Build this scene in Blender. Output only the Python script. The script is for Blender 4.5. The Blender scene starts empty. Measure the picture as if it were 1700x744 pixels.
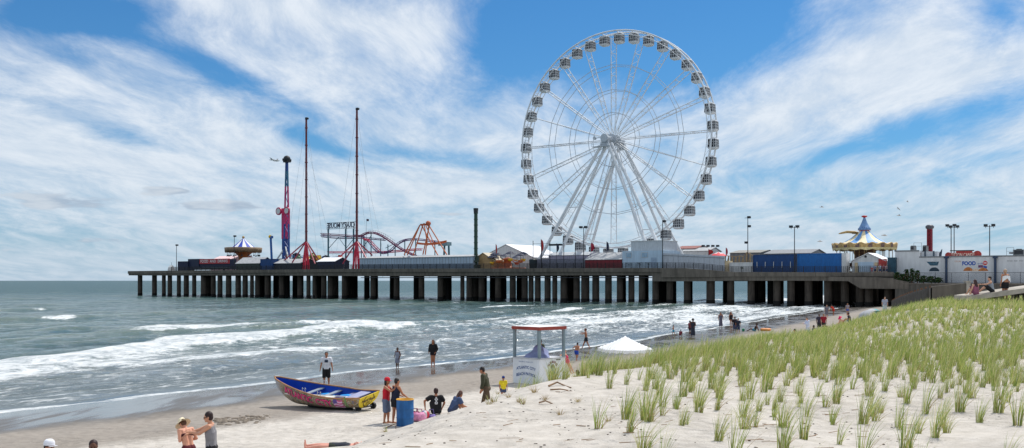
import bpy, bmesh, math, random
from mathutils import Vector, Matrix, noise
R = math.radians
PI = math.pi
random.seed(7)
scene = bpy.context.scene
COL = scene.collection
F = 1650.0; CX = 850.0; HZ = 466.0; CAMZ = 5.5

# ---------------------------------------------------------------- helpers
def lin(c):
    def f(v):
        v /= 255.0
        return v/12.92 if v <= 0.04045 else ((v+0.055)/1.055)**2.4
    return tuple(f(v) for v in c)

def nz(x, y, z=0.0):
    return noise.noise(Vector((x, y, z)))
def clamp(x, a=0.0, b=1.0): return a if x < a else b if x > b else x
def sm(x):
    x = clamp(x); return x*x*(3-2*x)
def interp(pts, x):
    if x <= pts[0][0]: return pts[0][1]
    for (a, b), (c, d) in zip(pts, pts[1:]):
        if x <= c: return b+(d-b)*(x-a)/(c-a)
    return pts[-1][1]

class NT:
    """small wrapper for writing node graphs"""
    def __init__(s, tree): s.t = tree; s.n = tree.nodes; s.l = tree.links
    def new(s, t, **kw):
        n = s.n.new(t)
        for k, v in kw.items(): setattr(n, k, v)
        return n
    def put(s, sock, v):
        if v is None: return
        if isinstance(v, bpy.types.NodeSocket): s.l.new(v, sock)
        else:
            try: sock.default_value = v
            except Exception: sock.default_value = (*v, 1.0)
    def m(s, op, a, b=None, c=None, cl=False):
        n = s.new('ShaderNodeMath', operation=op, use_clamp=cl)
        for i, v in enumerate((a, b, c)): s.put(n.inputs[i], v)
        return n.outputs[0]
    def mix(s, f, a, b, blend='MIX'):
        n = s.new('ShaderNodeMix', data_type='RGBA', blend_type=blend)
        s.put(n.inputs[0], f); s.put(n.inputs[6], a); s.put(n.inputs[7], b)
        return n.outputs[2]
    def noise(s, vec, scale, detail=3, rough=0.55, dist=0.0, col=False):
        n = s.new('ShaderNodeTexNoise')
        s.put(n.inputs['Vector'], vec); n.inputs['Scale'].default_value = scale
        n.inputs['Detail'].default_value = detail; n.inputs['Roughness'].default_value = rough
        n.inputs['Distortion'].default_value = dist
        return n.outputs['Color' if col else 'Fac']
    def voro(s, vec, scale, feature='F1'):
        n = s.new('ShaderNodeTexVoronoi', feature=feature)
        s.put(n.inputs['Vector'], vec); n.inputs['Scale'].default_value = scale
        return n.outputs['Distance']
    def ss(s, x, a, b):
        n = s.new('ShaderNodeMapRange', interpolation_type='SMOOTHSTEP')
        s.put(n.inputs['Value'], x); s.put(n.inputs['From Min'], a); s.put(n.inputs['From Max'], b)
        return n.outputs['Result']
    def mapv(s, vec, scale=(1, 1, 1), rot=(0, 0, 0), loc=(0, 0, 0)):
        n = s.new('ShaderNodeMapping'); s.put(n.inputs['Vector'], vec)
        n.inputs['Scale'].default_value = scale; n.inputs['Rotation'].default_value = rot
        n.inputs['Location'].default_value = loc
        return n.outputs['Vector']
    def ramp(s, f, stops):
        n = s.new('ShaderNodeValToRGB'); s.put(n.inputs[0], f)
        e = n.color_ramp.elements
        while len(e) < len(stops): e.new(0.5)
        for el, (p, c) in zip(e, stops): el.position = p; el.color = (*c, 1)
        return n.outputs[0]
    def attr(s, name):
        n = s.new('ShaderNodeAttribute'); n.attribute_name = name
        return n.outputs['Fac']
    def bump(s, h, strength=0.3, dist=0.05, normal=None):
        n = s.new('ShaderNodeBump'); s.put(n.inputs['Height'], h)
        n.inputs['Strength'].default_value = strength; n.inputs['Distance'].default_value = dist
        s.put(n.inputs['Normal'], normal)
        return n.outputs['Normal']

def newmat(name):
    m = bpy.data.materials.new(name); m.use_nodes = True
    t = NT(m.node_tree); t.n.clear()
    out = t.new('ShaderNodeOutputMaterial')
    return m, t, out
def principled(t, out, base, rough=0.6, metal=0.0, normal=None, ior=1.45, spec=0.5):
    p = t.new('ShaderNodeBsdfPrincipled')
    t.put(p.inputs['Base Color'], base); t.put(p.inputs['Roughness'], rough)
    t.put(p.inputs['Metallic'], metal); t.put(p.inputs['Normal'], normal)
    p.inputs['IOR'].default_value = ior; t.put(p.inputs['Specular IOR Level'], spec)
    if out: t.l.new(p.outputs[0], out.inputs['Surface'])
    return p

_mats = {}
def pm(rgb, rough=0.6, var=0.22, scale=1.5, metal=0.0, streak=False, bump=0.0, spec=0.5, tag='paint'):
    """painted / worn surface from an sRGB-like 0-255 albedo colour"""
    key = (tuple(rgb), rough, var, scale, metal, streak, bump, spec)
    if key in _mats: return _mats[key]
    m, t, out = newmat(tag)
    co = t.new('ShaderNodeTexCoord').outputs['Object']
    c = lin(rgb)
    n1 = t.noise(co, scale, 5, 0.6)
    if streak:
        v = t.mapv(co, (3.0, 3.0, 0.35)); n2 = t.noise(v, scale*1.3, 4, 0.6)
        n1 = t.m('MULTIPLY_ADD', n2, 0.6, t.m('MULTIPLY', n1, 0.4))
    f = t.ss(n1, 0.32, 0.68)
    dark = tuple(x*(1-var) for x in c); lite = tuple(min(1, x*(1+var*0.35)) for x in c)
    base = t.mix(f, dark, lite)
    n3 = t.noise(co, scale*14, 3, 0.6)
    base = t.mix(t.m('MULTIPLY', t.ss(n3, 0.60, 0.75), var*0.8), base, tuple(x*0.45 for x in c))
    rg = t.m('MULTIPLY_ADD', n1, 0.2, rough-0.1, cl=True)
    nrm = t.bump(n3, bump, 0.02) if bump else None
    principled(t, out, base, rg, metal, nrm, spec=spec)
    _mats[key] = m
    return m

class MB:
    def __init__(s): s.v = []; s.f = []; s.mi = []; s.sm = []
    def add(s, vs, fs, m=0, smooth=False):
        b = len(s.v); s.v.extend(tuple(v) for v in vs)
        for f in fs:
            s.f.append(tuple(b+i for i in f)); s.mi.append(m); s.sm.append(smooth)
        return s
    def box(s, x0, x1, y0, y1, z0, z1, m=0):
        if x0 > x1: x0, x1 = x1, x0
        if y0 > y1: y0, y1 = y1, y0
        if z0 > z1: z0, z1 = z1, z0
        vs = [(x0,y0,z0),(x1,y0,z0),(x1,y1,z0),(x0,y1,z0),(x0,y0,z1),(x1,y0,z1),(x1,y1,z1),(x0,y1,z1)]
        return s.add(vs, [(0,3,2,1),(4,5,6,7),(0,1,5,4),(1,2,6,5),(2,3,7,6),(3,0,4,7)], m)
    def cyl(s, p0, p1, r0, r1=None, n=8, m=0, caps=True, smooth=True):
        p0 = Vector(p0); p1 = Vector(p1); r1 = r0 if r1 is None else r1
        d = (p1-p0)
        if d.length < 1e-6: return s
        d.normalize()
        a = d.cross(Vector((0,0,1)))
        if a.length < 1e-3: a = d.cross(Vector((1,0,0)))
        a.normalize(); b = d.cross(a)
        vs = []
        for p, r in ((p0,r0),(p1,r1)):
            for i in range(n):
                t = 2*PI*i/n
                vs.append(p+a*(r*math.cos(t))+b*(r*math.sin(t)))
        s.add(vs, [(i,n+i,n+(i+1)%n,(i+1)%n) for i in range(n)], m, smooth)
        if caps:
            s.add(vs[:n], [tuple(range(n))], m); s.add(vs[n:], [tuple(reversed(range(n)))], m)
        return s
    def bar(s, p0, p1, w, h=None, m=0):
        """square section bar"""
        p0 = Vector(p0); p1 = Vector(p1); h = h or w
        d = (p1-p0)
        if d.length < 1e-6: return s
        d.normalize()
        a = d.cross(Vector((0,0,1)))
        if a.length < 1e-3: a = Vector((1,0,0))
        a.normalize(); b = a.cross(d)
        vs = [p+a*(sx*w/2)+b*(sy*h/2) for p in (p0,p1) for sx,sy in ((-1,-1),(1,-1),(1,1),(-1,1))]
        return s.add(vs, [(0,3,2,1),(4,5,6,7),(0,1,5,4),(1,2,6,5),(2,3,7,6),(3,0,4,7)], m)
    def tube(s, pts, r, n=6, m=0):
        pts = [Vector(p) for p in pts]; vs = []; k = len(pts)
        prev = None
        for i, p in enumerate(pts):
            d = (pts[min(i+1,k-1)]-pts[max(i-1,0)]).normalized()
            a = (prev - d*prev.dot(d)) if prev is not None else d.cross(Vector((0,0,1)))
            if a.length < 1e-3: a = d.cross(Vector((1,0,0)))
            a.normalize(); prev = a; b = d.cross(a)
            rr = r[i] if isinstance(r, (list, tuple)) else r
            for j in range(n):
                t = 2*PI*j/n; vs.append(p+a*(rr*math.cos(t))+b*(rr*math.sin(t)))
        fs = [(i*n+j, (i+1)*n+j, (i+1)*n+(j+1)%n, i*n+(j+1)%n) for i in range(k-1) for j in range(n)]
        s.add(vs, fs, m, True)
        s.add(vs[:n], [tuple(range(n))], m); s.add(vs[-n:], [tuple(reversed(range(n)))], m)
        return s
    def lathe(s, prof, c=(0,0,0), n=24, m=0, mf=None, smooth=True, wob=None):
        """prof: list of (r,z); mf(i_ring, j_seg)->material"""
        c = Vector(c); vs = []
        for k, (r, z) in enumerate(prof):
            for j in range(n):
                t = 2*PI*j/n; rr, zz = (r, z) if wob is None else wob(k, j, r, z)
                vs.append(c+Vector((rr*math.cos(t), rr*math.sin(t), zz)))
        b = len(s.v); s.v.extend(tuple(v) for v in vs)
        for i in range(len(prof)-1):
            for j in range(n):
                s.f.append((b+i*n+j, b+i*n+(j+1)%n, b+(i+1)*n+(j+1)%n, b+(i+1)*n+j))
                s.mi.append(mf(i,j) if mf else m); s.sm.append(smooth)
        return s
    def sphere(s, c, r, n=12, k=8, m=0, mat=None):
        c = Vector(c); r = r if isinstance(r,(tuple,list)) else (r,r,r)
        vs = [Vector((0,0,-r[2]))]
        for i in range(1,k):
            ph = -PI/2+PI*i/k
            for j in range(n):
                t = 2*PI*j/n
                vs.append(Vector((r[0]*math.cos(ph)*math.cos(t), r[1]*math.cos(ph)*math.sin(t), r[2]*math.sin(ph))))
        vs.append(Vector((0,0,r[2])))
        if mat: vs = [mat @ v for v in vs]
        fs = [(0, 1+(j+1)%n, 1+j) for j in range(n)]
        for i in range(k-2):
            fs += [(1+i*n+j, 1+i*n+(j+1)%n, 1+(i+1)*n+(j+1)%n, 1+(i+1)*n+j) for j in range(n)]
        l = len(vs)-1; q = 1+(k-2)*n
        fs += [(l, q+j, q+(j+1)%n) for j in range(n)]
        return s.add([v+c for v in vs], fs, m, True)
    def gable(s, x0, x1, y0, y1, z0, ze, zr, along='x', m=0, over=0.0, mroof=None):
        """walls + pitched roof; ridge along x or y"""
        mr = m if mroof is None else mroof
        s.box(x0,x1,y0,y1,z0,ze,m)
        o = over
        if along == 'x':
            ym = (y0+y1)/2
            vs = [(x0-o,y0-o,ze+.01),(x1+o,y0-o,ze+.01),(x1+o,y1+o,ze+.01),(x0-o,y1+o,ze+.01),(x0-o,ym,zr),(x1+o,ym,zr)]
            s.add(vs, [(0,1,5,4),(2,3,4,5),(0,3,2,1)], mr); s.add(vs, [(1,2,5),(3,0,4)], m)
        else:
            xm = (x0+x1)/2
            vs = [(x0-o,y0-o,ze+.01),(x1+o,y0-o,ze+.01),(x1+o,y1+o,ze+.01),(x0-o,y1+o,ze+.01),(xm,y0-o,zr),(xm,y1+o,zr)]
            s.add(vs, [(3,0,4,5),(1,2,5,4),(0,3,2,1)], mr); s.add(vs, [(0,1,4),(2,3,5)], m)
        return s
    def build(s, name, mats, parent=None, loc=None, rotz=None):
        me = bpy.data.meshes.new(name); me.from_pydata(s.v, [], s.f)
        if not isinstance(mats, (list, tuple)): mats = [mats]
        for m in mats: me.materials.append(m)
        me.polygons.foreach_set('material_index', s.mi); me.polygons.foreach_set('use_smooth', s.sm)
        me.update()
        o = bpy.data.objects.new(name, me); COL.objects.link(o)
        if parent: o.parent = parent
        if loc is not None: o.location = loc
        if rotz is not None: o.rotation_euler = (0,0,rotz)
        return o

def tag(o, label=None, cat=None, group=None, kind=None):
    if label: o['label'] = label
    if cat: o['category'] = cat
    if group: o['group'] = group
    if kind: o['kind'] = kind
    return o
def thing(name, label, cat, loc=(0,0,0), rotz=0.0, group=None):
    o = bpy.data.objects.new(name, None); COL.objects.link(o)
    o.empty_display_size = 0.3
    o.location = loc; o.rotation_euler = (0,0,rotz)
    return tag(o, label, cat, group)
def copy_tree(o, parent=None):
    c = o.copy(); COL.objects.link(c); c.parent = parent
    for ch in list(o.children): copy_tree(ch, c)
    return c
def text_mesh(txt, size, extrude=0.0, bold=0.0, align='CENTER'):
    """verts, faces of a flat word lying in its xy plane"""
    cu = bpy.data.curves.new('word', 'FONT'); cu.body = txt; cu.size = size
    cu.extrude = extrude; cu.offset = bold; cu.align_x = align; cu.align_y = 'CENTER'; cu.resolution_u = 3
    ob = bpy.data.objects.new('word', cu); COL.objects.link(ob)
    bpy.context.view_layer.update()
    me = bpy.data.meshes.new_from_object(ob.evaluated_get(bpy.context.evaluated_depsgraph_get()))
    vs = [v.co.copy() for v in me.vertices]; fs = [tuple(p.vertices) for p in me.polygons]
    COL.objects.unlink(ob); bpy.data.objects.remove(ob); bpy.data.curves.remove(cu); bpy.data.meshes.remove(me)
    return vs, fs
def wall_text(mb, txt, x, y, z, size, m=0, width=None, bold=0.0, mirror=False, arc=0.0, proud=0.0):
    """upright word on a wall facing -y, centred at x,z"""
    vs, fs = text_mesh(txt, size, 0.0, bold)
    if width:
        w = max(v.x for v in vs)-min(v.x for v in vs); k = width/w
        for v in vs: v.x *= k
    out = []
    for v in vs:
        vx = -v.x if mirror else v.x; vz = v.y
        if arc: vz += -arc*(vx/(width/2 if width else 1))**2 + arc*0.5
        out.append((x+vx, y-proud, z+vz))
    mb.add(out, fs, m)

# ---------------------------------------------------------------- camera
cam = bpy.data.cameras.new('camera'); camo = bpy.data.objects.new('camera', cam); COL.objects.link(camo)
camo.location = (0,0,CAMZ); camo.rotation_euler = (R(90),0,0)
cam.sensor_width = 36.0; cam.lens = 36.0*F/1700.0; cam.shift_y = (HZ-372.0)/1700.0
cam.clip_start = 0.2; cam.clip_end = 90000
scene.camera = camo
scene.view_settings.view_transform = 'Standard'; scene.view_settings.look = 'None'
scene.view_settings.exposure = 0.0

# ---------------------------------------------------------------- light: sun behind the pier, high on the right
SUN_AZ = 42.0; SUN_EL = 58.0          # azimuth measured from +Y towards +X
sdir = Vector((math.sin(R(SUN_AZ))*math.cos(R(SUN_EL)), math.cos(R(SUN_AZ))*math.cos(R(SUN_EL)), math.sin(R(SUN_EL))))
sl = bpy.data.lights.new('sun', 'SUN'); sl.energy = 3.7; sl.angle = R(0.53); sl.color = (1.0,0.955,0.89)
so = bpy.data.objects.new('sun', sl); COL.objects.link(so)
so.rotation_euler = (-sdir).to_track_quat('-Z','Y').to_euler(); so.location = (60,60,120)

def build_world():
    w = bpy.data.worlds.new('World'); scene.world = w; w.use_nodes = True
    t = NT(w.node_tree); t.n.clear()
    out = t.new('ShaderNodeOutputWorld'); bg = t.new('ShaderNodeBackground')
    t.l.new(bg.outputs[0], out.inputs['Surface'])
    sky = t.new('ShaderNodeTexSky', sky_type='NISHITA'); sky.sun_disc = False
    sky.sun_elevation = R(SUN_EL); sky.sun_rotation = R(SUN_AZ)
    sky.air_density = 1.0; sky.dust_density = 0.6; sky.ozone_density = 1.6; sky.altitude = 0
    d = t.new('ShaderNodeTexCoord').outputs['Generated']
    sx = t.new('ShaderNodeSeparateXYZ'); t.l.new(d, sx.inputs[0])
    x, y, z = sx.outputs
    az = t.m('ARCTAN2', x, y); el = t.m('ARCSINE', z)
    # world-space plane coordinates of the cirrus layer
    zz = t.m('ADD', t.m('MAXIMUM', z, 0.0), 0.14)
    cv = t.new('ShaderNodeCombineXYZ')
    t.put(cv.inputs[0], t.m('DIVIDE', x, zz)); t.put(cv.inputs[1], t.m('DIVIDE', y, zz))
    P = cv.outputs[0]
    v1 = t.mapv(P, (0.85,0.62,1), (0,0,R(-28)), (3.1,0.7,0))
    warp = t.noise(v1, 1.3, 2, 0.5, col=True)
    wv = t.new('ShaderNodeVectorMath', operation='MULTIPLY_ADD'); t.put(wv.inputs[0], warp)
    wv.inputs[1].default_value = (0.9,0.9,0.0); t.put(wv.inputs[2], v1)
    n1 = t.noise(wv.outputs[0], 1.5, 6, 0.62)
    v2 = t.mapv(P, (2.6,1.15,1), (0,0,R(-38)), (1.3,4.2,0))
    wv2 = t.new('ShaderNodeVectorMath', operation='MULTIPLY_ADD'); t.put(wv2.inputs[0], warp)
    wv2.inputs[1].default_value = (1.1,1.1,0.0); t.put(wv2.inputs[2], v2)
    n2 = t.noise(wv2.outputs[0], 2.2, 8, 0.68)
    def blob(px, py, rx, ry, rot, s):
        a0 = math.atan((px-CX)/F); e0 = math.atan((HZ-py)/F*math.cos(a0))
        dx = t.m('SUBTRACT', az, a0); dy = t.m('SUBTRACT', el, e0)
        c, sn = math.cos(R(rot)), math.sin(R(rot))
        xr = t.m('DIVIDE', t.m('MULTIPLY_ADD', dx, c, t.m('MULTIPLY', dy, sn)), rx/F)
        yr = t.m('DIVIDE', t.m('MULTIPLY_ADD', dy, c, t.m('MULTIPLY', dx, -sn)), ry/F)
        q = t.m('MULTIPLY_ADD', xr, xr, t.m('MULTIPLY', yr, yr))
        return t.m('MULTIPLY', t.m('EXPONENT', t.m('MULTIPLY', q, -1.0)), s)
    cov = 0.80
    for b in [(1060,45,270,110,-6,-1.05),(835,80,60,60,0,-.55),(1240,60,90,90,0,-.35),(120,20,150,40,6,-1.0),
              (190,110,150,22,-10,-.30),(1590,195,170,30,14,-.75),(1330,268,130,26,12,-.42),(1665,12,60,40,0,-.5),
              (410,140,120,28,-20,-.46),(200,225,60,18,-10,-.5),(530,240,110,18,-20,-.55),(740,262,120,16,-6,-.55),(300,95,120,20,-14,-.35),
              (690,150,60,40,-30,-.22),(980,215,60,60,0,-.12),(1480,300,160,22,8,-.30),(1640,260,60,16,10,-.3),
              (640,370,130,14,0,-.22),(150,395,260,22,0,-.20),(1150,330,120,24,0,-.18),
              (520,20,260,26,-4,.35),(700,60,80,50,30,.25),(100,260,170,50,-18,.22),(1400,110,150,60,24,.45),(1560,60,160,40,22,.35),
              (650,310,240,34,0,.25),(1260,190,90,80,30,.25),(1600,125,140,26,14,.3)]:
        cov = t.m('ADD', cov, blob(*b))
    cov = t.m('ADD', cov, t.m('MULTIPLY_ADD', n1, 1.25, -0.60))
    cov = t.m('ADD', cov, t.m('MULTIPLY_ADD', n2, 1.15, -0.575))
    cl = t.ss(cov, 0.14, 1.16)
    cl = t.m('POWER', cl, 0.85)
    # sky colour
    skc = t.mix(1.0, sky.outputs[0], (0.25,0.68,1.05), 'MULTIPLY')
    hzf = t.m('EXPONENT', t.m('MULTIPLY', t.m('MAXIMUM', el, 0.0), -11.0))
    skc = t.mix(t.m('MULTIPLY', hzf, 0.75), skc, (3.7,5.6,7.5))
    # cloud colour: bright, greyer where thick near the horizon
    n3 = n2
    cc = t.mix(t.ss(n3, 0.35, 0.7), (7.2,8.1,9.2), (9.3,9.8,10.4))
    cc = t.mix(t.m('MULTIPLY', hzf, 0.85), cc, (5.7,6.8,7.9))
    col = t.mix(t.m('MULTIPLY', cl, 0.93), skc, cc)
    # small flat cumulus low over the sea
    v3 = t.new('ShaderNodeCombineXYZ'); t.put(v3.inputs[0], t.m('MULTIPLY', az, 14.0)); t.put(v3.inputs[1], t.m('MULTIPLY', el, 62.0))
    n4 = t.noise(v3.outputs[0], 1.35, 4, 0.55)
    low = None
    for b in [(110,335,90,16,0,1),(285,317,42,7,0,1.2),(290,345,70,10,0,.8),(395,341,60,9,0,1.0),(400,378,50,9,0,.6),(60,405,160,14,0,.55),(570,352,120,8,0,.5),(760,356,60,5,0,.6),(200,398,70,8,0,.5)]:
        q = blob(*b); low = q if low is None else t.m('ADD', low, q)
    lf = t.m('MULTIPLY', t.ss(t.m('ADD', t.m('MULTIPLY', low, 0.55), t.m('MULTIPLY_ADD', n4, 1.6, -0.82)), 0.30, 0.52), 0.8)
    sh = t.ss(n4, 0.45, 0.70)
    col = t.mix(lf, col, t.mix(sh, (3.9,4.9,6.2), (6.4,7.1,7.9)))
    # below the horizon: dull sea tone
    col = t.mix(t.ss(z, 0.0, -0.02), col, (1.2,1.9,2.4))
    t.l.new(col, bg.inputs[0]); bg.inputs[1].default_value = 0.095
build_world()
scene.world.cycles.sampling_method = 'MANUAL'; scene.world.cycles.sample_map_resolution = 512
c_ = scene.cycles; c_.max_bounces = 5; c_.diffuse_bounces = 2; c_.glossy_bounces = 2; c_.transmission_bounces = 3; c_.transparent_max_bounces = 6
c_.caustics_reflective = False; c_.caustics_refractive = False
# ---------------------------------------------------------------- shore coordinates: v along the shore, w inland
SV = Vector((0.45,0.893)); SW = Vector((0.893,-0.45))
def vw(X, Y): return X*0.45+Y*0.893, X*0.893-Y*0.45
def xy(v, w): return v*0.45+w*0.893, v*0.893-w*0.45
SHORE = [(-60,-42),(0,-40.5),(27,-37.6),(41,-35.6),(49,-35.2),(63,-32.2),(85,-30.8),(130,-31),(215,-31),(400,-31)]
def shore_s(X, Y):
    v, w = vw(X, Y)
    return w-interp(SHORE, v)-0.9*nz(v*0.11,3.3)-0.3*nz(v*0.45,9.1)
def gz(X, Y):
    v, w = vw(X, Y)
    s = shore_s(X, Y)
    if s < 0: z = max(0.045*s, -3.0)
    else: z = 0.56*(1-math.exp(-s*0.085)) if s < 60 else 0.557
    toe = 1.1*nz(v*0.07,1.7)+0.45*nz(v*0.3,4.0)
    q = (w+17.6+toe)/8.8
    d = sm(q)
    far = 1-0.8*sm((v-150)/30)
    z += 2.34*d*far
    z += 1.25*sm((v-30)/28)*sm((w+9.8)/6.5)*(1-.65*sm((v-70)/25))
    z += .27*math.exp(-((w+10.8)/2.5)**2)*sm((v-16.2)/5.5)*(1-sm((v-40)/16))
    z -= .30*math.exp(-((w+9.8)/2.1)**2)*sm((v-40)/12)*d
    if d > 0.02:
        z += d*(0.16*nz(X*0.22,Y*0.22,5.1)+0.07*nz(X*0.8,Y*0.8,2.2))
    if s > 2:
        z += min(1,(s-2)/6)*(0.035*nz(X*0.7,Y*0.7,8.0)+0.02*nz(X*1.9,Y*1.9,1.0))
    return z
def ground(px, Y):
    X = (px-CX)/F*Y
    return Vector((X, Y, gz(X, Y)))
def ground_py(px, py, y0=12.0, y1=260.0):
    """where the sight line of a photo point meets the ground"""
    Y = y0
    while Y < y1:
        X = (px-CX)/F*Y
        if CAMZ-(py-HZ)/F*Y <= gz(X, Y): return Vector((X, Y, gz(X, Y)))
        Y *= 1.004
    return ground(px, y1)

def fan(name, a0, a1, na, rs, fz, mat, attrs):
    vs = []; vals = {k: [] for k in attrs}
    for r in rs:
        for i in range(na):
            a = a0+(a1-a0)*i/(na-1)
            X = r*math.sin(a); Y = r*math.cos(a)
            z, at = fz(X, Y, r)
            vs.append((X,Y,z))
            for k in attrs: vals[k].append(at[k])
    fs = [(j*na+i, j*na+i+1, (j+1)*na+i+1, (j+1)*na+i) for j in range(len(rs)-1) for i in range(na-1)]
    me = bpy.data.meshes.new(name); me.from_pydata(vs, [], fs)
    me.polygons.foreach_set('use_smooth', [True]*len(fs))
    for k in attrs:
        at = me.attributes.new(k, 'FLOAT', 'POINT'); at.data.foreach_set('value', vals[k])
    me.materials.append(mat); me.update()
    o = bpy.data.objects.new(name, me); COL.objects.link(o)
    tag(o, kind='structure')
    return o

# ---------------------------------------------------------------- sand
def sand_mat():
    m, t, out = newmat('sand')
    co = t.new('ShaderNodeTexCoord').outputs['Object']
    s = t.attr('s'); du = t.attr('dune')
    nb = t.noise(co, 0.25, 5, 0.6); nf = t.noise(co, 3.0, 5, 0.65); ng = t.noise(co, 38.0, 3, 0.7)
    s2 = t.m('MULTIPLY_ADD', t.m('SUBTRACT', nb, 0.5), 3.2, s)
    s2 = t.m('MULTIPLY_ADD', t.m('SUBTRACT', nf, 0.5), 0.8, s2)
    dry0 = t.mix(t.ss(nf, 0.3, 0.7), (0.47,0.43,0.38), (0.60,0.555,0.50))
    dry = t.mix(t.m('MULTIPLY', t.ss(ng, 0.56, 0.72), 0.45), dry0, (0.28,0.25,0.22))
    # dark debris in the colour; footprint cells feed only the bump
    vs = t.voro(t.mapv(co, (1,1,0.3)), 2.1)
    deb = t.m('MULTIPLY', t.ss(t.noise(co, 9.0, 2, 0.5), 0.655, 0.70), t.ss(nb, 0.42, 0.62))
    dry = t.mix(t.m('MULTIPLY', deb, 0.8), dry, (0.12,0.095,0.075))
    damp = t.mix(t.ss(nf, 0.3, 0.7), (0.265,0.235,0.205), (0.345,0.305,0.265))
    wet = (0.115,0.102,0.088)
    base = t.mix(t.ss(s2, 6.2, 8.6), wet, damp)
    base = t.mix(t.ss(s2, 12.2, 14.0), base, dry)
    rough = t.m('MULTIPLY_ADD', t.ss(s2, 5.6, 8.4), 0.70, 0.09)
    pat = t.noise(t.mapv(co,(0.9,0.16,1),(0,0,R(26.7)),(0,0,0)), 1.0, 4, 0.6)
    rough = t.m('ADD', rough, t.m('MULTIPLY', t.ss(pat, 0.42, 0.62), t.m('MULTIPLY', t.ss(s2, 0.5, 3.5), 0.34)), cl=True)
    h = t.m('ADD', t.m('MULTIPLY', nf, 1.2), t.m('ADD', t.m('MULTIPLY', ng, 0.22), t.m('MULTIPLY', t.ss(vs, 0.0, 0.45), 0.55)))
    h = t.m('MULTIPLY', t.m('MULTIPLY', h, t.ss(s2, 6.0, 14.0)), t.m('MULTIPLY_ADD', t.ss(t.noise(co, 0.45, 3, .5), 0.38, 0.66), 0.8, 0.35))
    hw = t.m('MULTIPLY', t.noise(t.mapv(co,(1,1,1),(0,0,R(27)),(0,0,0)), 2.0, 4, 0.6), 0.08)
    nrm = t.bump(t.m('ADD', h, hw), 0.9, 0.11)
    principled(t, out, base, rough, 0, nrm, ior=1.36, spec=t.m('MULTIPLY_ADD', t.ss(s2, 5.6, 8.6), -0.45, 0.6))
    return m
def sand_fz(X, Y, r):
    v, w = vw(X, Y)
    return gz(X, Y), {'s': shore_s(X, Y), 'dune': sm((w+17.5)/8.5)}
rs = [4.0]
while rs[-1] < 320: rs.append(rs[-1]*1.0085+0.01)
while rs[-1] < 2500: rs.append(rs[-1]*1.1)
fan('sand', R(-46), R(46), 340, rs, sand_fz, sand_mat(), ('s','dune'))

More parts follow.
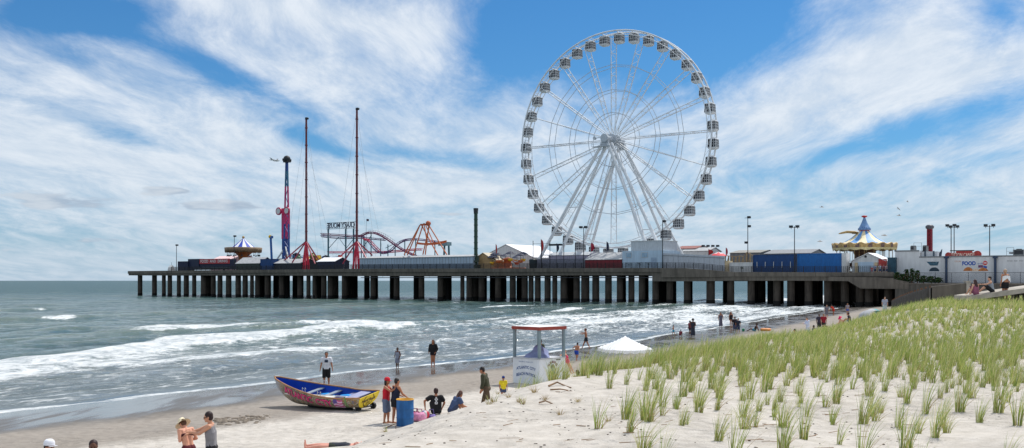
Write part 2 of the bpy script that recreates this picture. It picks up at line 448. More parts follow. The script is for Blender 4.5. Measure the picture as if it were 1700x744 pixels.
# ---------------------------------------------------------------- sea
C1 = [(10,-51),(42,-58.5),(60,-62.5),(102,-64.0),(140,-66),(240,-70)]
C2 = [(20,-50),(38,-51.5),(63,-48),(90,-45),(130,-46),(240,-50)]
def sea_fz(X, Y, r):
    v, w = vw(X, Y)
    s = shore_s(X, Y)
    dep = sm(-s/14.0)
    z = 0.0; foam = 0.0; crest = 0.0
    fade = 1.0/(1.0+(r/420.0)**2)
    if r < 1500:
        # swell running to the shore
        ph = w*0.47+1.8*nz(v*0.018,w*0.02,3.0)+0.7*nz(v*0.06,2.2)
        sw = math.sin(ph)
        am = 0.5+0.8*nz(v*0.03+5,w*0.045,7.0)
        z += dep*fade*(0.72*max(am,0)*(sw+0.35*math.sin(2*ph+0.6)))
        z += dep*fade*(0.30*nz(v*0.10,w*0.24,1.0)+0.13*nz(v*0.35,w*0.7,4.0))
        z += 0.012*nz(X*0.9,Y*0.9,6.0)*sm(-s/3)
        # white caps on steep swell outside the surf
        if w < -67:
            cap = sw*max(am,0)+0.9*nz(v*0.10,w*0.22,12.0)
            foam = max(foam, 0.85*sm((cap-0.96)/0.35)*sm(1.25-r/420))
        # outer breaker
        jog = 1.8*nz(v*0.05,1.1)+0.7*nz(v*0.2,5.0)
        wc = interp(C1, v)+jog
        st = (0.45+0.55*sm((104-v)/8)+0.25*nz(v*0.12,8.8)) if v < 112 else 0.42+0.5*nz(v*0.06,3.8)
        st = max(st, 0)
        dw = w-wc
        b = math.exp(-(dw/1.5)**2) if dw < 0 else math.exp(-(dw/2.3)**2)
        z += 0.62*st*b*(1 if v < 125 else 0.6)
        width = 3.4+7.0*sm((66-v)/30)
        if dw > -1.2:
            fo = sm((dw+1.2)/1.0)*(1-sm((dw-width*0.35)/width))*(.80+.26*math.sin(dw*1.7+3*nz(v*.12,w*.1,4.4)))
            foam = max(foam, fo*st*(1.12+.25*sm((70-v)/30)))
        if -9 < dw <= -1.2: foam = max(foam, .30*sm((dw+9)/8)*(.6+.9*nz(v*.07,w*.5,6.6)))
        # smaller breakers further out, in broken stretches
        if v > 50:
            for k, ww in enumerate((-74,-83,-94)):
                dd = w-(ww+3.0*nz(v*0.03,k*5.1+60)); qq = sm((v-50)/30)*max(-.05+1.15*nz(v*0.032,k*9.7+31),0)
                z += 0.75*qq*math.exp(-(dd/1.3)**2)*fade
                if dd > -.8: foam = max(foam, min(qq*2.1,1.0)*sm((dd+.8)/.6)*(1-sm((dd-.4)/2.4)))
        # second line
        wc2 = interp(C2, v)+1.2*nz(v*0.06,21.1)
        d2 = w-wc2
        st2 = (0.9 if v < 60 else 0.9-0.5*sm((v-60)/8))+0.35*nz(v*0.1,18.8)
        b2 = math.exp(-(d2/1.0)**2)
        z += 0.22*max(st2,0)*b2
        if d2 > -0.7: foam = max(foam, sm((d2+0.7)/0.6)*(1-sm((d2-0.5)/1.9))*max(st2,0))
        # white water between the breakers and the beach, wider beyond v=100
        if s < 0 and w > -75:
            far = sm((v-88)/40)
            inner = sm((w+66)/6)*sm(-s/2.5)
            foam = max(foam, inner*(0.27+0.17*far)+(.16+0.26*far)*inner*(0.5+1.4*nz(v*0.05,w*0.34,2.0)))
            # extra rollers in the far surf
            for k, ww in enumerate((-38.5,-45,-53,-59.5)):
                dd = w-(ww+2.0*nz(v*0.045,k*3.1)); qq = far*max(0.35+0.9*nz(v*0.035,k*7.7+1),0)
                z += 0.33*qq*math.exp(-(dd/1.2)**2)
                if dd > -1: foam = max(foam, qq*1.0*sm(dd+1)*(1-sm((dd-.5)/2.6)))
        # swash edges
        e = 0.85+0.45*nz(v*0.3,31.0)
        foam = max(foam, max(e,0)*1.05*math.exp(-((s+0.45)/0.42)**2))
        e2 = 0.45+0.7*nz(v*0.08,41.0)
        foam = max(foam, max(e2,0)*0.9*math.exp(-((s+4.2+1.2*nz(v*0.1,2.0))/0.38)**2))
    return z, {'crest': clamp(.5+z*.9*(1 if w < -30 else 0)), 'foam': foam, 'deep': sm((-s-6)/34.0), 'far': sm((r-60)/500), 'sheet': sm(-s/9)}
def sea_mat():
    m, t, out = newmat('sea_water')
    co = t.new('ShaderNodeTexCoord').outputs['Object']
    foam = t.attr('foam'); deep = t.attr('deep'); far = t.attr('far'); sheet = t.attr('sheet'); crest = t.attr('crest')
    shr = t.mapv(co, (1,1,1), (0,0,R(26.7)))
    base = t.mix(deep, (0.160,0.180,0.182), (0.058,0.112,0.104))
    big = t.noise(t.mapv(shr,(0.05,0.012,1)), 1.0, 4, 0.55)
    base = t.mix(t.m('MULTIPLY', t.ss(big, 0.35, 0.7), 0.5), base, (0.028,0.064,0.066))
    grn = t.ss(t.noise(t.mapv(shr,(0.22,0.05,1)), 1.0, 3, 0.5), 0.52, 0.72)
    base = t.mix(t.m('MULTIPLY', grn, t.m('MULTIPLY', deep, 0.5)), base, (0.105,0.135,0.105))
    base = t.mix(t.m('MULTIPLY', far, 0.7), base, (0.032,0.082,0.094))
    base = t.mix(t.m('MULTIPLY', t.ss(crest, 0.50, 0.95), t.m('MULTIPLY', deep, 0.75)), base, (0.120,0.160,0.125))  # light through thin wave tops, painted in as a greener colour
    base = t.mix(t.m('MULTIPLY', t.ss(crest, 0.48, 0.15), 0.55), base, (0.020,0.046,0.052))  # swell shading painted into the colour: troughs darkened
    a = t.noise(t.mapv(shr,(1.0,0.45,1)), 0.55, 5, 0.6)
    b = t.noise(t.mapv(shr,(1.0,0.55,1)), 2.6, 4, 0.6)
    c = t.noise(t.mapv(shr,(1.0,0.5,1)), 0.10, 4, 0.6)
    h = t.m('ADD', t.m('MULTIPLY', a, 1.5), t.m('ADD', t.m('MULTIPLY', b, 0.36), t.m('MULTIPLY', c, 4.5)))
    h = t.m('MULTIPLY', h, t.m('MULTIPLY_ADD', sheet, 0.97, 0.03))
    nrm = t.bump(h, 0.95, 0.55)
    rough = t.m('MULTIPLY_ADD', far, 0.22, 0.07)
    p = principled(t, None, base, rough, 0, nrm, ior=1.33, spec=t.m('MULTIPLY_ADD', far, -0.31, 0.36))
    # lace-like foam
    fn1 = t.noise(t.mapv(shr,(1.0,0.32,1)), 1.25, 7, 0.70, 0.6)
    fn2 = t.noise(t.mapv(shr,(1.0,0.28,1)), 4.2, 4, 0.65)
    fn = t.m('MULTIPLY_ADD', fn1, 0.62, t.m('MULTIPLY', fn2, 0.38))
    ff = t.ss(t.m('MULTIPLY_ADD', t.m('SUBTRACT', fn, 0.5), 2.5, t.m('MULTIPLY', foam, 0.86)), 0.30, 0.74)
    ff = t.m('MULTIPLY', ff, t.ss(foam, 0.02, 0.16))
    fcol = t.mix(t.ss(fn, 0.38, 0.60), (0.46,0.51,0.54), (0.86,0.88,0.88))
    d = t.new('ShaderNodeBsdfDiffuse'); t.put(d.inputs[0], fcol)
    t.put(d.inputs['Normal'], t.bump(fn, 1.0, 0.7))
    mx = t.new('ShaderNodeMixShader'); t.put(mx.inputs[0], ff)
    t.l.new(p.outputs[0], mx.inputs[1]); t.l.new(d.outputs[0], mx.inputs[2])
    t.l.new(mx.outputs[0], out.inputs['Surface'])
    return m
rs = [26.0]
while rs[-1] < 420: rs.append(rs[-1]*1.0052)
while rs[-1] < 70000: rs.append(rs[-1]*1.06)
fan('sea', R(-44), R(36), 430, rs, sea_fz, sea_mat(), ('foam','deep','far','sheet','crest'))
# ---------------------------------------------------------------- the pier and its frame
PA = math.atan2(0.5821, 0.8131)          # the pier runs 35.6 degrees off the view plane
PO = Vector((68.7, 206.0, 0.0)); PX = Vector((0.8131,-0.5821,0)); PN = Vector((0.5821,0.8131,0))
PROT = -PA
def fx(px, u):
    """distance along the pier (towards the shore positive) of a photo column at depth u"""
    k = (px-CX)/F
    return (k*(PO.y+PN.y*u)-PO.x-PN.x*u)/(PX.x-k*PX.y)
def pY(x, u): return PO.y+PX.y*x+PN.y*u
def fz(px, py, u): return CAMZ+(HZ-py)/F*pY(fx(px,u), u)
def pworld(x, u, z=0.0): return PO+PX*x+PN*u+Vector((0,0,z))
DECK = [(-400,8.6),(fx(600,0),8.72),(fx(1080,0),8.25),(fx(1150,0),8.1),(fx(1215,0),7.2),(fx(1400,0),7.02),(200,7.0)]
def deckz(x): return interp(DECK, x)

class Site:
    """a thing standing on the pier: local axes run along the pier (x), across it (y) and up"""
    def __init__(s, name, label, cat, px, u, group=None, z=None):
        s.u = u; s.x0 = fx(px, u); s.z0 = deckz(s.x0) if z is None else z
        s.t = thing(name, label, cat, pworld(s.x0, u, s.z0), PROT, group)
    def p(s, px, py, du=0.0):
        u = s.u+du; x = fx(px, u)
        return Vector((x-s.x0, du, CAMZ+(HZ-py)/F*pY(x,u)-s.z0))
    def x(s, px, du=0.0): return fx(px, s.u+du)-s.x0
    def z(s, py, px=None, du=0.0):
        x = s.x0 if px is None else fx(px, s.u+du)
        return CAMZ+(HZ-py)/F*pY(x, s.u+du)-s.z0
    def part(s, name, mb, mats, parent=None): return mb.build(name, mats, parent or s.t)

STEEL_W = pm((226,229,232), 0.4, 0.12, 0.8, spec=0.4)
STEEL_S = pm((186,193,200), 0.4, 0.12, 0.8)
DARK = pm((42,46,52), 0.6, 0.3)
BLACKM = pm((22,23,26), 0.5, 0.3)
CONC = pm((108,101,92), 0.85, 0.42, 0.35, streak=True, bump=0.3)
CONC_D = pm((92,88,82), 0.9, 0.45, 0.5, streak=True, bump=0.3)
TEAL = pm((44,98,112), 0.5, 0.25)
PURPLE = pm((116,46,84), 0.45, 0.2)
PINK = pm((214,52,92), 0.45, 0.2)
RED = pm((190,44,44), 0.5, 0.2)
CRIMSON = pm((176,36,62), 0.45, 0.2)
MAROON = pm((122,32,42), 0.6, 0.2)
ORANGE = pm((196,104,60), 0.45, 0.2)
NAVY = pm((24,36,66), 0.6, 0.25)
BLUE = pm((18,100,170), 0.5, 0.2, streak=True)
BLUE_D = pm((12,64,120), 0.5, 0.25, streak=True)
YELLOW = pm((238,190,40), 0.5, 0.15)
GREEN_D = pm((42,72,56), 0.5, 0.2)
WHITE = pm((236,236,234), 0.55, 0.10, 0.6, streak=True)
OFFW = pm((214,215,214), 0.7, 0.18, 0.5, streak=True)
GREYW = pm((190,194,198), 0.7, 0.2, 0.5, streak=True)
PALEBLUE = pm((182,204,222), 0.6, 0.15, 0.5, streak=True)
GREY = pm((128,132,136), 0.7, 0.25, streak=True)
GREYR = pm((176,178,180), 0.75, 0.2)
FABRIC = pm((240,240,242), 0.85, 0.08, 2.0)
GOLD = pm((186,150,92), 0.5, 0.3, 3.0)
TAN = pm((206,186,150), 0.8, 0.2)
GLASSD = pm((34,38,46), 0.15, 0.3, 1.0, spec=0.8, tag='dark_glass')
BROWN = pm((112,72,44), 0.7, 0.3)

def build_pier():
    W = 46.0; xl = fx(213.5, 0); xr = fx(1484, 0)
    base = thing('pier', 'long concrete amusement pier on rows of dark piles running out over the sea', 'pier', pworld(0,0,0), PROT)
    # deck slab with kerb and fascia
    xs = sorted(set([xl, fx(234,0), fx(330,0), fx(480,0), fx(600,0), fx(800,0), fx(1000,0), fx(1083,0), fx(1084,0), fx(1150,0), fx(1180,0), fx(1215,0), fx(1300,0), fx(1400,0), xr]))
    und = [(xl,7.35),(fx(580,0),7.0),(fx(583,0),6.8),(fx(1083,0),6.78),(fx(1084,0),5.35),(fx(1160,0),5.35),(fx(1215,0),5.5),(xr,5.45)]
    mb = MB()
    def strip(x0,x1,y0,y1,zt0,zt1,zb0,zb1):
        vs = [(x0,y0,zb0),(x1,y0,zb1),(x1,y1,zb1),(x0,y1,zb0),(x0,y0,zt0),(x1,y0,zt1),(x1,y1,zt1),(x0,y1,zt0)]
        mb.add(vs, [(0,3,2,1),(4,5,6,7),(0,1,5,4),(1,2,6,5),(2,3,7,6),(3,0,4,7)], 0)
    for a, b in zip(xs, xs[1:]):
        strip(a,b,0,W,deckz(a),deckz(b),interp(und,a),interp(und,b))
    mb.build('deck', CONC, base)
    fb = MB()
    # kerb beam along the edge, in panels, and a service pipe
    x = xl
    while x < xr-0.5:
        e = min(x+6.0, xr)
        za, zb_ = deckz(x), deckz(e)
        if fx(1075,0) > x:
            dz = 0.0
            vs = [(x+.03,-.35,za-.75),(e-.03,-.35,zb_-.75),(e-.03,-.003,zb_-.75),(x+.03,-.003,za-.75),(x+.03,-.35,za+.22),(e-.03,-.35,zb_+.22),(e-.03,-.003,zb_+.22),(x+.03,-.003,za+.22)]
        else:
            vs = [(x+.03,-.35,interp(und,x)+.9),(e-.03,-.35,interp(und,e)+.9),(e-.03,-.003,interp(und,e)+.9),(x+.03,-.003,interp(und,x)+.9),(x+.03,-.35,za+.22),(e-.03,-.35,zb_+.22),(e-.03,-.003,zb_+.22),(x+.03,-.003,za+.22)]
        fb.add(vs, [(0,3,2,1),(4,5,6,7),(0,1,5,4),(1,2,6,5),(2,3,7,6),(3,0,4,7)], 0)
        x = e
    fb.build('edge_beam', CONC, base)
    sb = MB(); sb.tube([(fx(600,0),-.2,6.35),(fx(780,0),-.2,6.3),(fx(1083,0),-.2,6.2)], 0.11, 6, 0)
    for px in range(610,1080,26): sb.bar((fx(px,0),-.2,6.3),(fx(px,0),-.1,6.9),.05,.05,0)
    sb.build('service_pipe', DARK, base)
    bm_ = MB()
    bx_ = (fx(1412,0), fx(1430,0), fx(1514,0))
    # the deeper sloping beam at the shore end
    vs = []
    prof = [(fx(1380,0),5.44),(fx(1412,0),5.4),(fx(1432,0),3.9),(fx(1512,0),3.85),(fx(1512,0),5.2),(fx(1484,0),5.9),(fx(1455,0),6.2),(fx(1380,0),6.3)]
    n = len(prof)
    vs = [(a,-1.6,b) for a,b in prof]+[(a,5.0,b) for a,b in prof]
    bm_.add(vs, [tuple(range(n)), tuple(reversed(range(n,2*n)))]+[(i,n+i,n+(i+1)%n,(i+1)%n) for i in range(n)])
    bm_.build('abutment_beam', CONC, base)
    # railing
    rb = MB(); x = fx(285,0); k = 0
    while x < xr-1:
        z = deckz(x)+.2
        rb.bar((x,-.18,z-.1),(x,-.18,z+1.3),.13,.13)
        e = min(x+2.3, xr-.5); z2 = deckz(e)+.2
        for h in (0.2,.45,.7,.95,1.25): rb.bar((x,-.18,z+h),(e,-.18,z2+h),.07,.07)
        for k_ in range(1,6):
            f_ = k_/6; rb.bar((x+(e-x)*f_,-.18,z+(z2-z)*f_+.1),(x+(e-x)*f_,-.18,z+(z2-z)*f_+1.25),.05,.05)
        x = e; k += 1
        if k > 200: break
    rb.build('railing', BLACKM, base)
    # piles: the stands of piles as they show between the gaps of daylight
    stands = [(225.4,233),(249,257),(266,272.5),(275,282.5),(290.7,297.5),(301.6,313.7),(316,323),(329,339.5),(343,355),(357.5,366),(371,380.5),(387,396.4),(399,408),(412.5,419),(420,450),(453.5,481.5),(485.5,504),(506,513),(516,523),(525,539),(540.5,562),(564,594),(604.5,627.7),(647,663.5),(686.5,701.5),(723,750),(762,769),(771,808.5),
      (813,841),(843,853.5),(857.5,873.5),(875,883.5),(885,895),(901,911.5),(914.5,923),(927,939),(942,960),(961,975),(980,992),(1001.5,1013),(1021,1039.5),(1040.5,1051),(1057.5,1077),(1080,1123),(1132.5,1150),(1169.5,1184),(1200,1216.7),(1238.5,1271),(1274,1301),(1304.5,1366),(1366,1416.5),(1419,1432),(1434,1490),(1492,1513)]
    rnd = random.Random(3)
    front = []; back = []
    for a_, b_ in stands:
        sc_ = F/pY(fx((a_+b_)/2,1),1); wp = b_-a_; dpx = 1.62*sc_
        if wp < dpx*1.3: front.append(((a_+b_)/2, wp/2/sc_)); continue
        n_ = math.ceil(wp/(dpx*.86)); lead = rnd.choice([0,1]) if n_ > 2 else rnd.choice([0,0,1])
        for i in range(n_):
            px = a_+dpx/2+(wp-dpx)*i/(n_-1)
            if i == lead or (n_ > 4 and i == lead+3): front.append((px, .81))
            else:
                u_ = [11,20,14,28,12,24,17][(i*3+int(a_))%7]
                back.append((px, u_))
                if wp > 25: back.append((px+2.5 if i < n_-1 else px-2.5, u_+12))
    count = 0; extra = MB()
    pmat = pm((78,71,64), 0.9, 0.5, 0.5, streak=True, bump=0.3, spec=.2); dmat = pm((38,37,36), 0.9, 0.4, 0.5, streak=True, spec=.2)
    def pile(mbx, x, u, r, ztop, m=0):
        X, Y, _ = pworld(x,u); g = min(gz(X,Y), 0)-1.2
        mbx.cyl((x,u,g),(x,u,1.1),r*1.03,r*1.03,14,1,caps=False)
        mbx.cyl((x,u,1.1),(x,u,ztop),r,r*0.99,14,m,caps=False)
    for px, r in front:
        x = fx(px, .9)
        m_ = MB(); pile(m_, x, .9+r, r, interp(und,x)+.02); m_.build('pile', [pmat,dmat], base); count += 1
    for px, u in back:
        x = fx(px, u); sc_ = F/pY(x,u)
        tgt = MB() if count < 99 else extra
        pile(tgt, x, u, .81*F/pY(fx(px,1),1)/sc_, interp(und,x)+.02, 1 if rnd.random() < .6 else 0)
        if tgt is not extra: tgt.build('pile', [pmat,dmat], base); count += 1
    tag(extra.build('pile', [pmat,dmat], base), kind='stuff')
    # back wall under the shore end, and two thin old posts
    bw = MB(); bw.box(fx(1352,30),fx(1514,44),44.5,45.4,-.5,5.4); bw.build('back_wall', CONC_D, base)
build_pier()

def old_post(px, label):
    s = Site('mooring_post', label, 'post', px, -6, 'old posts in the water beside the pier', z=-1.5)
    mb = MB(); mb.cyl((0,0,0),(0,0,2.6),.28,.25,9); mb.cyl((0,0,2.6),(0,0,2.68),.3,.3,9)
    mb.build('post_shaft', pm((44,38,34),0.9,0.4), s.t)
old_post(516, 'left of two short dark posts standing in the waves in front of the pier')
old_post(524.5, 'right of two short dark posts standing in the waves in front of the pier')

# ---------------------------------------------------------------- the big wheel
def build_wheel():
    u = 17.0; s = Site('ferris_wheel', 'tall white observation wheel with closed dark cabins on the pier', 'ferris wheel', 1019, u)
    z0 = s.z(232.5); RR = 27.9; hw = 1.5
    def ringpt(a, r, y): return Vector((r*math.sin(a), y, z0+r*math.cos(a)))
    rim = MB()
    for y in (-hw, hw):
        rim.tube([ringpt(2*PI*i/80, RR, y) for i in range(81)], .20, 6)
        rim.tube([ringpt(2*PI*i/80, RR-1.15, y) for i in range(81)], .09, 5)
        for i in range(80): rim.bar(ringpt(2*PI*i/80,RR,y), ringpt(2*PI*(i+1)/80,RR-1.15,y), .06)
    for i in range(40):
        a = 2*PI*(i+.5)/40
        rim.bar(ringpt(a,RR,-hw), ringpt(a,RR,hw), .1)
    s.part('rim', rim, STEEL_W)
    for fr in (.25,.46,.69):
        q = MB()
        for y in (-hw*(0.75+.25*fr), hw*(0.75+.25*fr)):
            pts = [ringpt(2*PI*i/20, RR*fr, y) for i in range(21)]
            for a,b in zip(pts,pts[1:]): q.bar(a,b,.11)
        s.part('tie_ring', q, STEEL_S)
    # spokes: paired chords with lacing
    for i in range(20):
        a = 2*PI*i/20
        q = MB(); pr = None
        y0, y1 = 1.0, hw
        N = 13
        for sg in (-1,1): q.cyl(ringpt(a,1.6,sg*y0), ringpt(a,RR-1.1,sg*y1), .115,.105,5,0,False)
        for k in range(N):
            r0 = 8+(RR-9.2)*k/N; r1 = 8+(RR-9.2)*(k+1)/N; sg = 1 if k%2 else -1
            q.bar(ringpt(a,r0,sg*y1*.97), ringpt(a,r1,-sg*y1*.97), .07)
            if k%4 == 2: q.bar(ringpt(a,r0,-y1), ringpt(a,r0,y1), .12)
        s.part('spoke', q, STEEL_W)
    cab = MB()
    for i in range(20):      # crossed stay cables
        a = 2*PI*(i+.5)/20
        for sg in (-1,1):
            cab.bar(ringpt(a-.12,1.5,sg*1.0), ringpt(a+.12*0+PI/20,RR-1.1,sg*hw), .035)
    s.part('stay_cables', cab, STEEL_S)
    hub = MB()
    hub.cyl((0,-4.6,z0),(0,4.6,z0),.75,.75,16); 
    for y in (-1.35,1.0): hub.cyl((0,y,z0),(0,y+.35,z0),1.45,1.45,24)
    hub.cyl((0,-5.1,z0),(0,-4.6,z0),1.05,1.05,16)
    s.part('hub', hub, STEEL_S)
    for y in (-4.3,4.3):
        pl = MB()
        pl.box(-3.6,1.6,y-.8,y+.8,z0-2.15,z0-2.0)
        for x in (-3.6,-1,1.6):
            pl.bar((x,y-.8,z0-2),(x,y-.8,z0-1),.06)
        pl.bar((-3.6,y-.8,z0-1),(1.6,y-.8,z0-1),.06); pl.bar((-3.6,y-.8,z0-1.5),(1.6,y-.8,z0-1.5),.05)
        pl.box(-1.0,1.0,y-.4,y+.4,z0-2,z0-.7)
        s.part('hub_platform', pl, STEEL_S)
    pl = MB(); pl.cyl((-3.1,-4.6,z0+.2),(-3.1,-4.2,z0+.2),.45,.45,12); pl.bar((-3.1,-4.4,z0+.2),(0,-4.4,z0+.2),.15)
    s.part('drive_motor', pl, STEEL_S)
    def leg(pxf, uf, y, dx, r):
        q = MB(); top = Vector((dx,y,z0-1.2)); bx = fx(pxf, uf)-s.x0
        bot = Vector((bx, uf-u, 0.0))
        q.cyl(bot, top, r, r*.9, 12); q.cyl(bot, bot+Vector((0,0,.35)), r*1.7, r*1.7, 12)
        s.part('support_leg', q, STEEL_W)
        return bot, top
    L = {}
    for k,(pxf,uf,y,dx) in enumerate(((886,9.5,-4.3,-.9),(919,9.5,-3.2,-.3),(1088,9.5,-4.3,.7),(1111,9.5,-3.2,1.1),
                             (952,25,4.3,-.9),(971,25,3.2,-.3),(1124,25,4.3,.7),(1146,25,3.2,1.1))):
        L[k] = leg(pxf,uf,y,dx,.43 if k < 4 else .38)
    for a,b in ((0,1),(2,3),(4,5),(6,7)):
        for f in (.12,.3,.5):
            br = MB(); br.bar(L[a][0].lerp(L[a][1],f), L[b][0].lerp(L[b][1],f), .22)
            s.part('leg_brace', br, STEEL_W)
    lad = MB()   # slim lattice mast hanging below the hub
    for x in (-.9,.9):
        lad.cyl((x,0,1.0),(x*.6,0,z0-2),.07,.07,5)
    for k in range(18):
        f0 = k/18; f1 = (k+1)/18; zz0 = 1+(z0-3)*f0; zz1 = 1+(z0-3)*f1; w0 = .9-.36*f0; w1 = .9-.36*f1
        sg = 1 if k%2 else -1
        lad.bar((sg*w0,0,zz0),(-sg*w1,0,zz1),.06)
    # cabins
    GW = pm((222,224,226), .4, .1); first = None
    def cabin_parts(parent):
        c = MB()   # floor, roof, hanger and frame
        w, d, h = 1.02, 1.0, 2.05
        def ring(z, ww, dd): return [(-ww,-dd,z),(ww,-dd,z),(ww,dd,z),(-ww,dd,z)]
        levels = [(-2.95,.72,.72),(-2.7,1.0,.98),(-2.45,1.08,1.03)]
        vs = sum([ring(*l) for l in levels], [])
        c.add(vs, [(3,2,1,0)]+[(4*k+i,4*k+(i+1)%4,4*k+4+(i+1)%4,4*k+4+i) for k in range(2) for i in range(4)]+[(8,9,10,11)])
        vs = ring(-.52,1.0,.96)+ring(-.34,.86,.82)
        c.add(vs, [(3,2,1,0),(4,5,6,7)]+[(i,(i+1)%4,4+(i+1)%4,4+i) for i in range(4)])
        c.cyl((0,-1.25,0),(0,1.25,0),.1,.1,8); c.bar((0,-1.1,0),(0,-.6,-.4),.1); c.bar((0,1.1,0),(0,.6,-.4),.1)
        for x in (-.99,-.5,0,.5,.99):
            for y in (-1.02,1.02): c.bar((x*1.06,y,-2.45),(x*.97,y*.95,-.5),.075)
        for y in (-.5,0,.5):
            for x in (-1.07,1.07): c.bar((x,y,-2.45),(x*.95,y,-.5),.075)
        for z in (-1.2,-1.8):
            for y in (-1.0,1.0): c.bar((-1.04,y,z),(1.04,y,z),.07)
            for x in (-1.05,1.05): c.bar((x,-1,z),(x,1,z),.07)
        o = c.build('cabin', GW, parent)
        g = MB()
        vs = ring(-2.44,1.04,.99)+ring(-.53,.96,.92)
        g.add(vs, [(0,1,2,3),(7,6,5,4)]+[(i,4+i,4+(i+1)%4,(i+1)%4) for i in range(4)])
        g.build('window', GLASSD, o)
        return o
    for i in range(40):
        a = 2*PI*(i+.5)/40 - .02
        p = ringpt(a, RR-.2, 0)
        if first is None: first = cabin_parts(s.t); o = first
        else: o = copy_tree(first, s.t)
        o.location = p
    base = MB()
    base.box(-14,14,-7.5,-5,0,.9); base.box(-16,16,5,7.5,0,.9); base.box(-12,12,-4.8,4.8,0,.6)
    s.part('loading_platform', base, GREYW)
build_wheel()
# ---------------------------------------------------------------- lamps, sheds, containers and rides on the pier
def lamp(px, py, u, heads, label, group=None, pb=None, r=.11, s_=None):
    s = Site('lamp_post', label, 'lamp post', px, u, group)
    h = s.z(py); q = MB(); q.cyl((0,0,0),(0,0,h),r,r*.75,8); q.cyl((0,0,0),(0,0,.4),r*1.7,r*1.7,8)
    s.part('pole', q, DARK)
    arms = MB(); arms.bar((-.8 if heads > 1 else 0,0,h-.25),(.8,0,h-.25),.09,.09)
    if heads == 4: arms.bar((-.8,0,h-1.2),(.8,0,h-1.2),.09,.09)
    s.part('cross_arm', arms, DARK)
    ps = {1:[(.5,h-.2)],2:[(-.7,h),(.7,h)],3:[(.35,h-.1),(.4,h-2.2),(-.3,h-6.0)],4:[(-.75,h),(.75,h),(-.75,h-1),(.75,h-1)]}[heads]
    for (x,z) in ps:
        l = MB(); l.box(x-.32,x+.32,-.55,.2,z-.28,z+.22); l.box(x-.26,x+.26,-.6,-.55,z-.22,z+.16)
        l.bar((x,-.15,z-.3),(x,-.02,z-.55 if heads == 2 else z-.3),.08)
        s.part('floodlight', l, DARK)
lamp(293,406,3,1,'single-headed lamp post at the far seaward end of the pier')
lamp(389,391,3,1,'lamp post in front of the striped swing ride')
lamp(969,377,2,2,'twin-headed floodlight post to the left under the big wheel')
lamp(1100,366,2,1,'thin tall dark post beside the pale two-storey building')
lamp(1241.5,360,14,3,'tall bare pole with small floodlights behind the blue containers')
lamp(1319,376,1.5,2,'grey twin-headed lamp post between the two blue containers')
lamp(1579,374,16,2,'left of the close pair of lamp posts behind the red fairground sign')
lamp(1584,376,22,2,'right of the close pair of lamp posts behind the red fairground sign')
lamp(1643,374,10,2,'twin-headed floodlight post rising behind the white food wall')
for px,lb in ((1165,'leftmost of four small lamp posts behind the grey pier wall'),(1173,'second from left of four small lamp posts behind the grey pier wall'),(1181,'third from left of four small lamp posts behind the grey pier wall'),(1189,'rightmost of four small lamp posts behind the grey pier wall')):
    lamp(px, 407, 34, 1, lb, 'small lamp posts behind the grey pier wall', r=.09)

def corrug(mb, x0, x1, y, z0, z1, m=0, pitch=.3, d=.05):
    """corrugated sheet facing -y"""
    n = max(2, int((x1-x0)/pitch)); vs = []
    for i in range(n*2+1):
        x = x0+(x1-x0)*i/(n*2); yy = y-(d if i%2 else 0)
        vs += [(x,yy,z0),(x,yy,z1)]
    mb.add(vs, [(2*i,2*i+2,2*i+3,2*i+1) for i in range(n*2)], m)

def container(px0, px1, pt, u, mat, label, group=None, depth=2.6, pb=None, end=None, doors=0):
    s = Site('shipping_container', label, 'container', (px0+px1)/2, u, group)
    x0, x1 = s.x(px0), s.x(px1); z1 = s.z(pt)
    b = MB(); b.box(x0+.1,x1-.1,.1,depth,.15,z1-.06)
    corrug(b, x0+.15, x1-.15, .09, .25, z1-.2)
    s.part('container_body', b, mat)
    f = MB()
    for x in (x0,x1-.16):
        for y in (0,depth-.1): f.box(x,x+.16,y,y+.16,0,z1)
    f.box(x0+.16,x1-.16,0,.14,z1-.16,z1); f.box(x0+.16,x1-.16,0,.14,.02,.2); f.box(x0-.02,x1+.02,.15,depth+.07,z1-.05,z1+.02)
    s.part('frame', f, end or mat)
    for i in range(doors):
        d = MB(); xx = x0+(x1-x0)*(i+.5)/doors
        d.box(xx-.05,xx+.05,-.06,.03,z1*.3,z1*.62); s.part('door_handle', d, OFFW)
    return s, x0, x1, z1
container(295,312,434,2.5,NAVY,'short dark blue container nearest the seaward end of the pier')
container(432,452,430,2.2,BLUE_D,'dark blue container beside the green gabled shed')
s,_,_,_ = container(1250,1319.5,423,3.0,BLUE_D,'long dark blue container with white door handles left of the grey lamp post', 'long blue containers on the pier', doors=5)
s,x0,x1,z1 = container(1323.5,1397,421,3.0,BLUE,'bright blue container with a white end right of the grey lamp post','long blue containers on the pier')
q = MB(); q.box(x1+.02,x1+.9,.05,2.6,.1,z1); s.part('end_door', q, OFFW)
s,x0,x1,z1 = container(1211,1249,436,2.5,OFFW,'low white container with a small dark mark at the left of the blue containers')
q = MB(); xm=(x0+x1)/2+.3
q.add([(xm-.5,.0,z1*.5),(xm,0,z1*.42),(xm+.5,0,z1*.5),(xm,0,z1*.58)],[(0,1,2,3)]); s.part('logo', q, GREEN_D)

